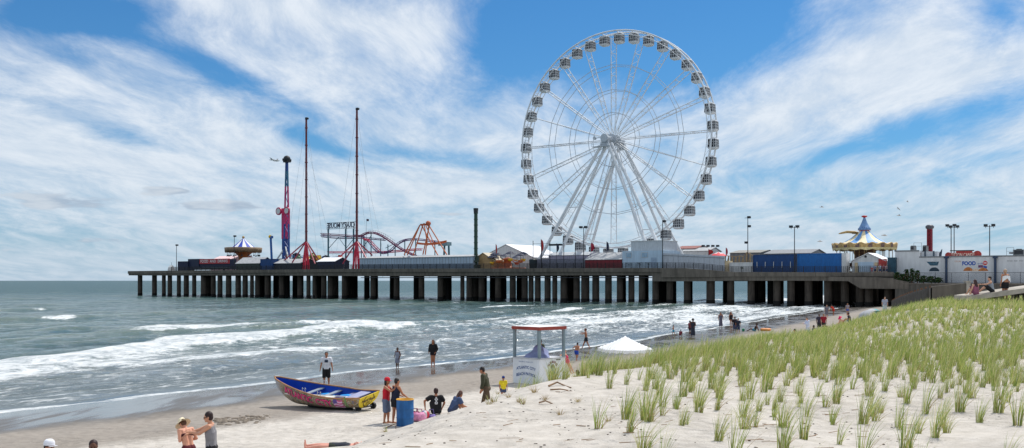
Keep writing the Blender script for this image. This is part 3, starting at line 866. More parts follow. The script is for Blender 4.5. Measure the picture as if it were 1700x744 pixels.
# trailer with the red and white sign
s = Site('food_trailer', 'dark blue trailer with a red and white sign along its top at the pier end', 'trailer', 346, 3)
x0,x1 = s.x(312), s.x(380); zt = s.z(429.5)
q = MB(); q.box(x0,s.x(330),0,3,.5,zt); q.box(s.x(330)+.003,x1,.3,3,.5,zt-.2)
s.part('trailer_body', q, NAVY)
q = MB(); q.box(s.x(331.5),x1+.1,-.1,.28,zt*.58,zt-.1); sb = s.part('sign_board', q, pm((176,58,66),.6,.35,1.2))
q = MB(); rnd = random.Random(4)
wall_text(q, 'FOOD  AND  DRINKS', s.x(355.5), -.13, zt*.58+(zt*.42-.1)*.5, 1.3, 0, s.x(378)-s.x(333), .02)
s.part('lettering', q, OFFW, sb)
q = MB(); q.box(s.x(331),x1,-.3,.25,.9,1.05); s.part('counter', q, GREY)
for px in (318,370):
    q = MB(); q.cyl((s.x(px),.2,.4),(s.x(px),.5,.4),.4,.4,14); s.part('wheel', q, BLACKM)

# small white boat-like ride at the tip, tarp-covered stack
s = Site('covered_stack', 'small pale tarpaulin-covered stack by the rail at the pier end', 'stack', 281, 3)
q = MB(); q.box(-.9,.9,0,1.6,0,1.0); q.gable(-.8,.8,.1,1.5,1.003,1.4,2.2,'x'); s.part('tarpaulin', q, OFFW)
q = MB(); q.cyl((.2,.8,2.0),(.2,.8,3.2),.05,.05,6); s.part('pole', q, DARK)

def shed(name, label, cat, px0, px1, pe, pr, u, depth, mwall, mroof, along='x', over=.25, group=None, win=None):
    s = Site(name, label, cat, (px0+px1)/2, u, group)
    x0,x1 = s.x(px0), s.x(px1); ze = s.z(pe); zr = fz((px0+px1)/2, pr, u+(depth/2 if along == 'x' else 0))-s.z0
    w = MB(); w.box(x0,x1,0,depth,0,ze); xm=(x0+x1)/2; ym=depth/2
    if along == 'x': w.add([(x0+.01,0,ze),(x0+.01,depth,ze),(x0+.01,ym,zr-.06)],[(0,2,1)]); w.add([(x1-.01,0,ze),(x1-.01,depth,ze),(x1-.01,ym,zr-.06)],[(0,1,2)])
    else: w.add([(x0,.01,ze),(x1,.01,ze),(xm,.01,zr-.06)],[(0,1,2)]); w.add([(x0,depth-.01,ze),(x1,depth-.01,ze),(xm,depth-.01,zr-.06)],[(0,2,1)])
    s.part('wall', w, mwall)
    r = MB(); o = over; th = .1
    if along == 'x':
        k = (zr-ze)/ym
        for sg,(ya,yb) in ((1,(-o,ym)),(-1,(depth+o,ym))):
            za = ze-o*k
            vs = [(x0-o,ya,za),(x1+o,ya,za),(x1+o,yb,zr),(x0-o,yb,zr)]
            vs += [(a,b,c+th) for a,b,c in vs]
            r.add(vs,[(0,3,2,1),(4,5,6,7),(0,1,5,4),(1,2,6,5),(2,3,7,6),(3,0,4,7)])
    else:
        k = (zr-ze)/(xm-x0)
        for xa,xb in ((x0-o,xm),(x1+o,xm)):
            za = ze-o*k
            vs = [(xa,-o,za),(xb,-o,zr),(xb,depth+o,zr),(xa,depth+o,za)]
            vs += [(a,b,c+th) for a,b,c in vs]
            r.add(vs,[(0,3,2,1),(4,5,6,7),(0,1,5,4),(1,2,6,5),(2,3,7,6),(3,0,4,7)])
    s.part('roof', r, mroof)
    return s,x0,x1,ze
shed('pier_shed','low shed with dark green walls and a grey roof in front of the swing ride','shed',392,431,437,428,2.5,6,pm((52,66,62),.7,.3,streak=True),GREYR)
s,x0,x1,ze = shed('pier_shed','long dark shed with a pale roof beneath the ride tower','shed',453,500,437,430.5,3,7,pm((40,48,58),.7,.3),GREYR)
s,x0,x1,ze = shed('pier_shed','small dark blue shed with a bright white sloping roof between the red masts','shed',527,556,434,428,2.5,6,pm((30,40,66),.7,.3),FABRIC)
# long grey gallery
s,x0,x1,ze = shed('gallery_building','long low grey-blue panelled building with a pale roof along the pier edge','building',597,785,427.5,425,2.6,10,pm((166,184,200),.7,.18,.6,streak=True),GREYR)
q = MB()
for i in range(1,40):
    x = x0+(x1-x0)*i/40; q.box(x-.04,x+.04,-.03,.0,.05,ze-.1)
s.part('panel_joints', q, GREY)
q = MB(); q.box(x0,x1,-.05,-.003,.02,1.5); s.part('lower_panel', q, pm((120,138,156),.7,.2,streak=True))
# tan tent + white big tent
shed('tan_tent','small tan gabled tent in front of the white marquee','tent',784,821,433,420,5,5,pm((188,156,112),.85,.2),pm((206,194,172),.85,.1),'y')
shed('marquee','big white marquee with a shallow pitched roof left of the wheel','tent',796,886,428,406,18,16,OFFW,FABRIC,'y')
shed('pink_tent','low pale pink tent roof behind the red-signed trailer','tent',350,398,432,425.5,14,8,pm((226,190,192),.85,.1),pm((238,206,206),.85,.1))
# dark red shed
s,x0,x1,ze = shed('game_shed','dark red panelled shed with a pale grey roof under the wheel','shed',971.5,1032,431,420,2.6,8,MAROON,GREYR,over=.15)
q = MB()
for i in range(1,9): x = x0+(x1-x0)*i/9; q.box(x-.03,x+.03,-.03,0,.05,ze-.05)
s.part('panel_joints', q, pm((80,22,30),.7,.2))
# pale two-storey building
s = Site('ticket_building','pale blue two-storey building with a smaller corrugated upper storey below the wheel','building',1067,2.8)
x0,x1 = s.x(1033),s.x(1101); z1 = s.z(416.5); z2 = s.z(400.5)
q = MB(); q.box(x0,x1,0,9,0,z1); s.part('ground_floor', q, PALEBLUE)
q = MB(); q.box(s.x(1045.5),s.x(1099),.6,8,z1+.004,z2); corrug(q, s.x(1045.5), s.x(1099), .6, z1+.05, z2, 0, .5, .06)
up = s.part('upper_floor', q, pm((196,202,208),.65,.15,streak=True))
q = MB(); q.box(s.x(1045.5)-.1,s.x(1099)+.1,.45,8.1,z2,z2+.15); s.part('parapet', q, OFFW, up)
for a,b in ((1039,1049),(1065,1076)):
    q = MB(); q.box(s.x(a),s.x(b),-.06,-.003,z1*.62,z1*.92); f = s.part('window', q, GREYW)
    q = MB(); q.box(s.x(a)+.12,s.x(b)-.12,-.075,-.062,z1*.62+.12,z1*.92-.12); s.part('pane', q, pm((150,178,200),.3,.2), f)
q = MB(); q.box(s.x(1081),s.x(1090),-.06,-.003,.02,z1*.62); s.part('door', q, pm((150,170,190),.6,.2))
for px in (1040,1059,1073):
    q = MB(); q.bar((s.x(px),-.4,.02),(s.x(px),-.4,1.6),.07); q.bar((s.x(px),-.4,1.5),(s.x(px+7),-.4,.9),.06); q.box(s.x(px),s.x(px+8),-.5,-.3,1.45,1.55); s.part('rack', q, DARK)
# grey wall following the deck down
s = Site('site_wall','long pale grey boarded wall along the pier edge right of the wheel','wall',1150,2.4)
q = MB(); N = 12
for i in range(N):
    a = 1101+(1203-1101)*i/N; b = 1101+(1203-1101)*(i+1)/N
    xa,xb = s.x(a),s.x(b)-.06
    za,zb = deckz(xa+s.x0)-s.z0, deckz(xb+s.x0)-s.z0
    ta = 420.5+(425-420.5)*i/N; tb = 420.5+(425-420.5)*(i+1)/N
    h0,h1 = s.z(ta,a), s.z(tb,b)
    vs = [(xa,0,za),(xb,0,zb),(xb,.3,zb),(xa,.3,za),(xa,0,h0),(xb,0,h1),(xb,.3,h1),(xa,.3,h0)]
    q.add(vs,[(0,3,2,1),(4,5,6,7),(0,1,5,4),(1,2,6,5),(2,3,7,6),(3,0,4,7)])
s.part('boards', q, pm((186,192,200),.7,.18,streak=True))
q = MB(); q.bar((s.x(1101),-.06,s.z(424,1101)),(s.x(1203),-.06,s.z(428.5,1203)),.06,.12); s.part('rail', q, GREY)
q = MB(); q.box(s.x(1203)+.05,s.x(1209),.1,2.4,deckz(s.x0+s.x(1206))-s.z0,s.z(433,1206)); s.part('end_post', q, TAN)
# roofs and clutter behind
shed('back_building','low building with a red-brown roof behind the grey pier wall','building',1120,1154,413,409,30,10,OFFW,pm((150,98,92),.8,.2),over=.2)
shed('back_building','long low white building behind the grey pier wall','building',1133,1176,417,412,28,8,OFFW,GREYR,over=.2)
shed('back_building','grey building with a low pitched roof behind the blue containers, left part','building',1212,1262,420,416,34,12,GREY,pm((150,148,142),.8,.2),over=.2)
shed('back_building','grey gabled building behind the bright blue container','building',1270,1345,421,415,32,12,pm((126,132,140),.8,.2),pm((140,142,146),.8,.2),over=.3)
# wooden frame of a small ride
s = Site('wooden_ride_frame','pale brown timber framework behind the low white container','ride frame',1222,26)
q = MB(); rnd = random.Random(5)
for i in range(9):
    x = s.x(1204+i*6); h = s.z(419+rnd.random()*8)
    q.bar((x,0,0),(x,0,h),.18); q.bar((x,2,0),(x,2,h),.18)
    if i: q.bar((px_,0,0.6),(x,0,h),.12); q.bar((px_,0,ph_),(x,0,h),.16)
    px_, ph_ = x, h
s.part('timbers', q, pm((172,150,116),.8,.3))

def flag(px, py0, py1, u, mat, label, w=.8, cat='flag'):
    s = Site('feather_flag', label, cat, px, u, 'feather flags on the pier')
    h0 = s.z(py0); h1 = s.z(py1)
    q = MB(); q.cyl((0,0,0),(0,0,h0),.05,.03,6); s.part('pole', q, DARK)
    q = MB(); n = 8; vs = []
    for i in range(n+1):
        f = i/n; z = h1+(h0-h1)*f; ww = w*math.sin(PI*min(1,(1-f)*1.15+.05))**.6 if f < 1 else .03
        vs += [(.05,.04*math.sin(f*7),z),(.05+ww,.15*math.sin(f*5+1),z-.15*(1-f))]
    q.add(vs,[(2*i,2*i+1,2*i+3,2*i+2) for i in range(n)]); s.part('banner', q, mat)
flag(898,397,422,3,RED,'red feather flag left of the netted ride below the wheel',.9)
flag(924,404,420,3,NAVY,'dark blue feather flag inside the netted area below the wheel',.8)
flag(981,403,419,3,CRIMSON,'red feather flag left of the dark red shed',1.0)
flag(1007,401,419,6,NAVY,'dark blue feather flag above the dark red shed',.7)
flag(823,405,424,6,RED,'small red feather flag in front of the white marquee',.5)
flag(1176,414,424,20,RED,'broad red flag behind the grey pier wall',1.3)
flag(1205,411,426,12,CRIMSON,'tall narrow red flag at the end of the grey pier wall',.5)

# netted play area
s = Site('net_enclosure','tall posts hung with grey netting below the left legs of the wheel','enclosure',915,3.0)
for px in (885,899,913,936,955):
    q = MB(); h = s.z(399 if px < 920 else 404); q.cyl((s.x(px),0,0),(s.x(px),0,h),.1,.08,6); s.part('post', q, DARK)
q = MB(); x0,x1 = s.x(885),s.x(970); h = s.z(424)
k = 0; x = x0
while x < x1: q.bar((x,0,.1),(x,0,h),.035); x += .55
for i in range(7): q.bar((x0,.02,.1+(h-.1)*i/6),(x1,.02,.1+(h-.1)*i/6),.03)
q.box(x0,x1,1.2,1.26,.05,h*.75)
s.part('net', q, pm((122,124,138),.8,.3,2.5))
q = MB(); q.bar((s.x(885),0,s.z(404)),(s.x(913),0,s.z(404)),.06); q.box(s.x(910),s.x(930),.3,1.2,s.z(408),s.z(405)); s.part('cross_bar', q, DARK)
s = Site('ride_booth','small grey-violet booth seen through the netting','booth',943,7)
q = MB(); q.gable(-6,6,0,5,0,s.z(424),s.z(418),'x',0,.2,1); s.part('booth_wall', q, [pm((168,164,182),.7,.2),GREYW])
s = Site('dark_bin','round dark green bin by the rail left of the netting','bin',885,1.6)
q = MB(); q.cyl((0,0,0),(0,0,2.4),.95,1.05,14); q.cyl((0,0,2.4),(0,0,2.65),1.1,.7,14); q.cyl((0,0,1.1),(0,0,1.25),1.08,1.08,14); s.part('drum', q, pm((26,40,46),.5,.3))
# round orange ride with blue umbrellas
s = Site('spinning_ride','small orange spinning ride with dark blue umbrellas by the marquee','ride',843,8)
q = MB(); q.lathe([(0.1,0),(4.8,0),(4.8,.5),(1.3,.6),(.9,2.2),(1.5,2.6),(1.3,2.9),(.1,3.3)],(0,0,0),24); s.part('centre', q, ORANGE)
for i in range(8):
    a = 2*PI*i/8; c = Vector((4.2*math.cos(a),4.2*math.sin(a),0)); zz = 2.3+.5*math.sin(i*2.1)
    q = MB(); q.bar((c.x*.35,c.y*.35,2.6),(c.x,c.y,zz-.4),.16); q.lathe([(0.1,zz-.6),(.55,zz-.5),(.7,zz+.1),(.5,zz+.15)],(c.x,c.y,0),12)
    car = s.part('car', q, [ORANGE,YELLOW][i%2])
    q = MB(); q.cyl((c.x,c.y,zz-.3),(c.x,c.y,zz+1.5),.05,.05,6); q.lathe([(1.5,zz+1.3),(.8,zz+1.75),(.05,zz+2.0)],(c.x,c.y,0),12); s.part('umbrella', q, NAVY, car)
s = Site('red_parasol','red and white parasol behind the grey pier wall','parasol',1193,24)
q = MB(); q.cyl((0,0,0),(0,0,s.z(419)),.06,.06,6); s.part('pole', q, OFFW)
q = MB(); zt=s.z(418.5); q.lathe([(2.1,zt-1.0),(1.2,zt-.4),(.05,zt)],(0,0,0),16,mf=lambda i,j:j//2%2 if i else 0); s.part('canopy', q, [pm((226,84,92),.7,.1),FABRIC])

# ---------------------------------------------------------------- striped swing carousel
s = Site('swing_ride','swing carousel under a blue and white striped cone roof at the seaward end','ride',404,15)
k = 1/ (F/pY(s.x0,15)); r = 30.5*k
zr = s.z(411.5); zt = s.z(396)
q = MB(); q.lathe([(2.5,0),(2.4,1.0),(1.5,2.2),(1.6,s.z(426)),(2.6,s.z(421)),(4.4,s.z(417))],(0,0,0),20); s.part('column', q, pm((176,104,56),.5,.3))
q = MB(); q.lathe([(r*.5,s.z(419)),(r*.98,s.z(417.5)),(r,s.z(411.5)),(r*.93,s.z(411)),(r*.62,s.z(411.2))],(0,0,0),36,wob=lambda i,j,rr,z:(rr, z-(.45*(j%3==1) if i==1 else 0))); s.part('crown', q, pm((142,118,92),.6,.45,3.0))
q = MB(); q.lathe([(r*.64,s.z(411.3)),(r*.40,s.z(405.5)),(r*.20,s.z(400.5)),(r*.05,zt),(.02,zt+.2)],(0,0,0),48,mf=lambda i,j:(j//3)%2); s.part('cone_roof', q, [FABRIC,pm((44,72,178),.6,.1)])
q = MB(); q.sphere((0,0,zt+.4),.45); s.part('finial', q, GOLD)
for i in range(16):
    a = 2*PI*i/16; q = MB(); x,y = r*.85*math.cos(a), r*.85*math.sin(a); z0_ = s.z(416)
    for dy in (-.15,.15): q.bar((x+dy,y,z0_),(x+dy,y,z0_-1.9),.04)
    q.box(x-.25,x+.25,y-.2,y+.2,z0_-2.0,z0_-1.85); q.box(x-.25,x+.25,y+.15,y+.2,z0_-1.85,z0_-1.5); s.part('swing_seat', q, DARK)

# ---------------------------------------------------------------- swinging-arm tower
s = Site('booster_ride','tall blue and magenta swinging-arm ride with a counterweight ball on top','ride',474,9)
zt = s.z(265); zm = s.z(350)
def pl_(mb, p0, p1, w, m): mb.bar(p0,p1,w,w*1.2,m)
q = MB()
for xs in (470.5,480.5):
    zz = [0, s.z(400), s.z(372), s.z(345), s.z(310), s.z(284), s.z(270)]
    for i,(a,b) in enumerate(zip(zz,zz[1:])):
        fa = a/zt; fb = b/zt; xc = s.x(476.3); xa = s.x(xs)
        q.bar((xa+(xc-xa)*fa*.8,0,a),(xa+(xc-xa)*fb*.8,0,b),.38,.42,[0,0,2,2,1,0][i])
n = 15
for i in range(n):
    a = zt*i/n; b = zt*(i+1)/n; sg = 1 if i%2 else -1
    wa = (s.x(480.5)-s.x(470.5))/2*(1-a/zt); wb = (s.x(480.5)-s.x(470.5))/2*(1-b/zt); xc0 = s.x(475.5)+(s.x(476.3)-s.x(475.5))*a/zt
    q.bar((xc0+sg*wa,0,a),(xc0-sg*wb,0,b),.14,.14,0)
s.part('arm', q, [pm((36,78,150),.45,.2),pm((40,110,140),.45,.2),pm((196,42,110),.45,.2)])
q = MB(); q.sphere((s.x(476.3),0,s.z(264.5)),1.15,14,10); q.bar((s.x(476.3),-1.6,s.z(266)),(s.x(476.3),1.6,s.z(266)),.7); q.box(s.x(473),s.x(480),-.8,.8,s.z(270),s.z(267)); s.part('seat_gondola', q, DARK)
q = MB(); q.box(s.x(464),s.x(470),1.0,2.6,0,s.z(396)); s.part('tower_column', q, pm((32,64,140),.45,.2))
q = MB(); q.box(s.x(463.5),s.x(471),.95,2.65,s.z(396)+.004,s.z(345)); s.part('tower_sleeve', q, pm((198,40,104),.45,.2))
for px,lbl in ((465.5,0),(479,0)):
    q = MB(); zc = s.z(350.5); q.cyl((s.x(px),-.9,zc),(s.x(px),-.5,zc),1.25,1.25,20,0); q.cyl((s.x(px),-.96,zc),(s.x(px),-.91,zc),.9,.9,20,1); s.part('hub_disc', q, [pm((190,40,90),.4,.2),OFFW])
for px in (455,492):
    q = MB(); q.bar((s.x(px),-2,0),(s.x(472),.5,s.z(410)),.4); s.part('support_strut', q, OFFW)
q = MB(); q.bar((s.x(464),-3,0),(s.x(461.5),-3,s.z(396)),.5,.5,0); q.sphere((s.x(460.5),-3,s.z(393)),.55,10,8,1); q.box(s.x(460.5),s.x(464.5),-3.3,-2.7,s.z(396),s.z(392),0); s.part('control_mast', q, [pm((40,100,170),.5,.2),YELLOW])

# ---------------------------------------------------------------- two red slingshot masts with their stays
def mast(px, py, label, legs):
    s = Site('slingshot_mast', label, 'ride mast', px, 4.5, 'two red slingshot masts')
    h = s.z(py); hb = s.z(402)
    q = MB()
    q.cyl((0,0,hb),(0,0,h),.36,.30,10)
    for k in range(7): z = hb+(h-hb)*(k+.6)/7.2; q.cyl((0,0,z),(0,0,z+.25),.46,.46,10)
    s.part('mast', q, pm((112,42,46),.45,.25))
    q = MB(); q.box(-.25,.55,-.3,.3,h-.5,h+.15); q.cyl((.55,-.2,h-.2),(.55,.2,h-.2),.35,.35,10); s.part('pulley_head', q, DARK)
    for dx,dy in ((-1.2,-.6),(1.2,-.6),(0,1.2),(-.5,-1.0),(.5,-1.0)):
        q = MB(); q.bar((dx,dy,0),(dx*.1,dy*.1,hb+.4),.34,.34); s.part('leg', q, pm((214,46,76),.45,.15))
    for (pxa,pya,du) in legs:
        q = MB(); e = s.p(pxa,pya,du); e.z = max(e.z,0); q.bar(e,(0,0,hb+.3),.3,.3); s.part('outrigger', q, pm((168,46,74),.45,.2))
    for (pxa,f,du) in ((px-38,1,5),(px-22,.8,-1),(px+34,1,5),(px+50,.85,8),(px+22,.7,-1),(px-3,1,0.2),(px+2,1,-.3)):
        q = MB(); e = s.p(pxa,438,du); e.z = 0.1; q.cyl(e,(0,0,h*f),.028,.028,4,0,False); s.part('stay_cable', q, GREYW)
mast(508.5,196,'left and slightly shorter of two red slingshot masts', [(470,434,1),(485,436,-1.5),(529,432,5),(523,438,-1)])
mast(592.5,180,'right and taller of two red slingshot masts', [(558,432,6),(569,438,-1.5),(618,424,6),(612,436,-1)])

# ---------------------------------------------------------------- colourful low rides between the masts
s = Site('octopus_ride','small ride with yellow, green and brown cars on blue arms left of the red mast','ride',492,16)
q = MB(); q.lathe([(2,0),(1.6,1),(.8,2),(.8,5),(1.4,5.4),(.1,6)],(0,0,0),16); s.part('centre', q, NAVY)
cols = [YELLOW,pm((120,130,50),.5,.3),BROWN,ORANGE,pm((80,120,90),.5,.3)]
for i in range(10):
    a = 2*PI*i/10; rr = 5.2; c = Vector((rr*math.cos(a),rr*math.sin(a),3.6+1.2*math.sin(i*1.7)))
    q = MB(); q.bar((0,0,4.6),(c.x,c.y,c.z+.5),.22,.22); arm = s.part('arm', q, BLUE)
    q = MB(); q.sphere(c,(.95,.95,.8),10,7); q.box(c.x-.5,c.x+.5,c.y-.5,c.y+.5,c.z+.5,c.z+1.1); s.part('car', q, cols[i%5], arm)
s = Site('octopus_ride','ride with blue arms and brown cars between the two red masts','ride',541,16)
q = MB(); q.lathe([(2,0),(1.6,1),(.8,2),(.8,4),(1.4,4.4),(.1,5)],(0,0,0),16); s.part('centre', q, NAVY)
for i in range(10):
    a = 2*PI*i/10; rr = 4.6; c = Vector((rr*math.cos(a),rr*math.sin(a),2.6+1.4*math.sin(i*1.7)))
    q = MB(); q.bar((0,0,4),(c.x,c.y,c.z+.5),.22,.22); arm = s.part('arm', q, BLUE)
    q = MB(); q.sphere(c,(.9,.9,.8),10,7); q.box(c.x-.5,c.x+.5,c.y-.5,c.y+.5,c.z+.5,c.z+1.0); s.part('car', q, cols[(i+2)%5], arm)

# ---------------------------------------------------------------- roller coaster and its sign
s = Site('roller_coaster','purple roller coaster on teal posts with a lettered sign on top','roller coaster',620,16)
def track(pts, du, name='track', m=PURPLE, gauge=.5, sp=TEAL):
    P = [s.p(a,b,du) for a,b in pts]
    # smooth the path
    for _ in range(2):
        Q = [P[0]]
        for a,b in zip(P,P[1:]): Q += [a.lerp(b,.25), a.lerp(b,.75)]
        P = Q+[P[-1]]
    q = MB(); q.tube([p+Vector((0,-gauge,0)) for p in P], .11, 6); q.tube([p+Vector((0,gauge,0)) for p in P], .11, 6); q.tube([p+Vector((0,0,-.42)) for p in P], .17, 6)
    for a in P[::2]: q.bar(a+Vector((0,-gauge,0)), a+Vector((0,gauge,0)), .1); q.bar(a+Vector((0,-gauge,0)),a+Vector((0,0,-.5)),.08)
    s.part(name, q, m)
track([(534,387.5),(560,389),(590,391.5),(600,391),(606,387),(616,384.5),(627,387),(640,394),(658,407),(672,416),(690,424)], 0)
track([(534,391),(560,394),(600,393.5),(640,397)], 5, m=pm((90,62,110),.45,.2))
track([(590,390),(602,391),(612,400),(622,414),(634,420),(648,417),(658,406),(668,399),(680,396),(700,396.5),(735,402)], 9, m=pm((104,66,120),.45,.2))
track([(545,418),(600,417.5),(640,418),(690,413),(700,413)], 12, m=PINK)
track([(604,396),(613,398),(620,406),(630,416)], 3, m=PINK)
for px,py,du in ((545,381,0),(574,380,0),(587,380,0),(604,393,3),(632,396,4),(600,391,9),(616,386,0),(644,406,9),(672,399,9),(690,397,9),(722,400,9),(656,405,0),(606,396,12)):
    q = MB(); e = s.p(px,py,du); q.cyl((e.x,e.y,0),e,.26 if px < 590 else .15,.26 if px < 590 else .15,8); s.part('post', q, TEAL)
for (a,b,c,d,du) in ((546,412,562,394,0),(562,394,575,412,0),(575,412,588,395,0),(600,415,617,390,4),(640,412,656,404,4)):
    q = MB(); q.bar(s.p(a,b,du),s.p(c,d,du),.14); s.part('brace', q, TEAL)
q = MB()   # catwalk rail on the descent
cw = [(612,382),(627,383.5),(640,389),(656,400)]
for (a,b),(c,d) in zip(cw,cw[1:]):
    q.bar(s.p(a,b,1),s.p(c,d,1),.06); q.bar(s.p(a,b+3.5,1),s.p(c,d+3.5,1),.05)
    for f in (0,.25,.5,.75): q.bar(s.p(a+(c-a)*f,b+(d-b)*f,1),s.p(a+(c-a)*f,b+(d-b)*f+5,1),.05)
s.part('catwalk_rail', q, GREY)
q = MB(); x0,x1 = s.x(542.5),s.x(590.5); zb,zt = s.z(377.2),s.z(366.8)
for z in (zb,zt): q.bar((x0,0,z),(x1,0,z),.12)
for i in range(13): x = x0+(x1-x0)*i/12; q.bar((x,.15,zb),(x,.15,zt),.06)
for px in (545,574,587): q.bar((s.x(px),.2,s.z(381)),(s.x(px),.2,zt),.2)
sg = s.part('sign_frame', q, DARK)
q = MB(); vs, fs = text_mesh('CRAZY MOUSE', 2.3, .06, .03)
w = max(v.x for v in vs)-min(v.x for v in vs); kx = (x1-x0)*.96/w
q.add([((x0+x1)/2-v.x*kx, -.1+v.z, (zb+zt)/2+v.y) for v in vs], [tuple(reversed(f)) for f in fs]); s.part('lettering', q, pm((70,82,100),.6,.2), sg)
s2 = Site('flagpole','thin flagpole with a small dark flag above the roller coaster','flagpole',608.5,20)
q = MB(); h = s2.z(363.5); q.cyl((0,0,0),(0,0,h),.05,.04,6); s2.part('pole', q, GREY)
q = MB(); q.add([(0.05,0,h),(.9,.15,h-.1),(.9,.1,h-.75),(0.05,0,h-.7)],[(0,1,2,3)]); s2.part('flag', q, pm((70,40,66),.8,.2))

# ---------------------------------------------------------------- orange pirate-swing A-frame
s = Site('swinging_ship_ride','orange A-frame swing ride at the end of the roller coaster','ride',707,9)
for (a,b,c,d,du) in ((671,423,697,374,-3),(697,374,712,372,-3),(686,424,702,374,2),(712,372,706,423,-3),(712,374,742,423,-3),(700,374,727,424,2),(697,374,676,424,5),(702,423,713,374,5)):
    q = MB(); q.bar(s.p(a,b,du),s.p(c,d,du),.24,.24); s.part('leg', q, ORANGE)
q = MB(); q.cyl(s.p(704,372.5,-4),s.p(704,372.5,6),.35,.35,12); q.sphere(s.p(711,371,-3),.75,10,8); q.bar(s.p(698,373,-3),s.p(712,372.5,-3),.4); s.part('axle', q, pm((190,96,60),.5,.2))
q = MB(); q.bar(s.p(704,372,1),s.p(710,408,1),.2); q.bar(s.p(706,372,1),s.p(722,408,1),.2); s.part('swing_arm', q, ORANGE)
q = MB()
a = s.p(692,405,1); b = s.p(741,402,1)
N = 12; pr = []
for i in range(N+1):
    f = i/N; c = a.lerp(b,f); lift = 0.5*(2*f-1)**2; w = .8*(1-.75*abs(2*f-1)**3)
    pr.append([c+Vector((0,-w,lift)),c+Vector((0,-w*.7,lift-.55)),c+Vector((0,w*.7,lift-.55)),c+Vector((0,w,lift))])
vs = sum(pr,[]); q.add(vs,[(4*i+j,4*i+4+j,4*i+5+j,4*i+1+j) for i in range(N) for j in range(3)]+[(0,1,2,3),(4*N+3,4*N+2,4*N+1,4*N)])
s.part('ship_hull', q, pm((204,96,52),.5,.25))
s = Site('loading_tower','small teal loading tower with legs right of the orange swing ride','tower',741,18)
for px in (736,746):
    q = MB(); q.bar((s.x(px),0,0),(s.x(px+(2 if px<740 else -1)),0,s.z(407)),.4); s.part('leg', q, TEAL)
q = MB(); q.box(s.x(731),s.x(746),-1,1,s.z(408),s.z(402)); s.part('cabin', q, pm((110,140,150),.6,.25))

# green drop tower
s = Site('drop_tower','slim dark green drop tower standing alone beside the tan tent','ride tower',790,4)
h = s.z(350); q = MB(); q.box(-.34,.34,-.34,.34,0,h)
for k in range(10): z = h*(k+.5)/10; q.box(-.42,.42,-.42,.42,z,z+.18)
s.part('tower_column', q, GREEN_D)
q = MB(); q.box(-.46,.46,-.46,.46,h,h+.7); q.cyl((0,-.5,h-.3),(0,.5,h-.3),.4,.4,12); s.part('top_block', q, DARK)
q = MB(); q.box(-1.5,1.5,-1.0,-.5,2.0,2.4); q.box(-1.5,1.5,-.6,-.5,2.4,3.4); q.box(-.9,.9,-.9,.9,0,1.2); s.part('seat_row', q, pm((60,72,60),.6,.3))
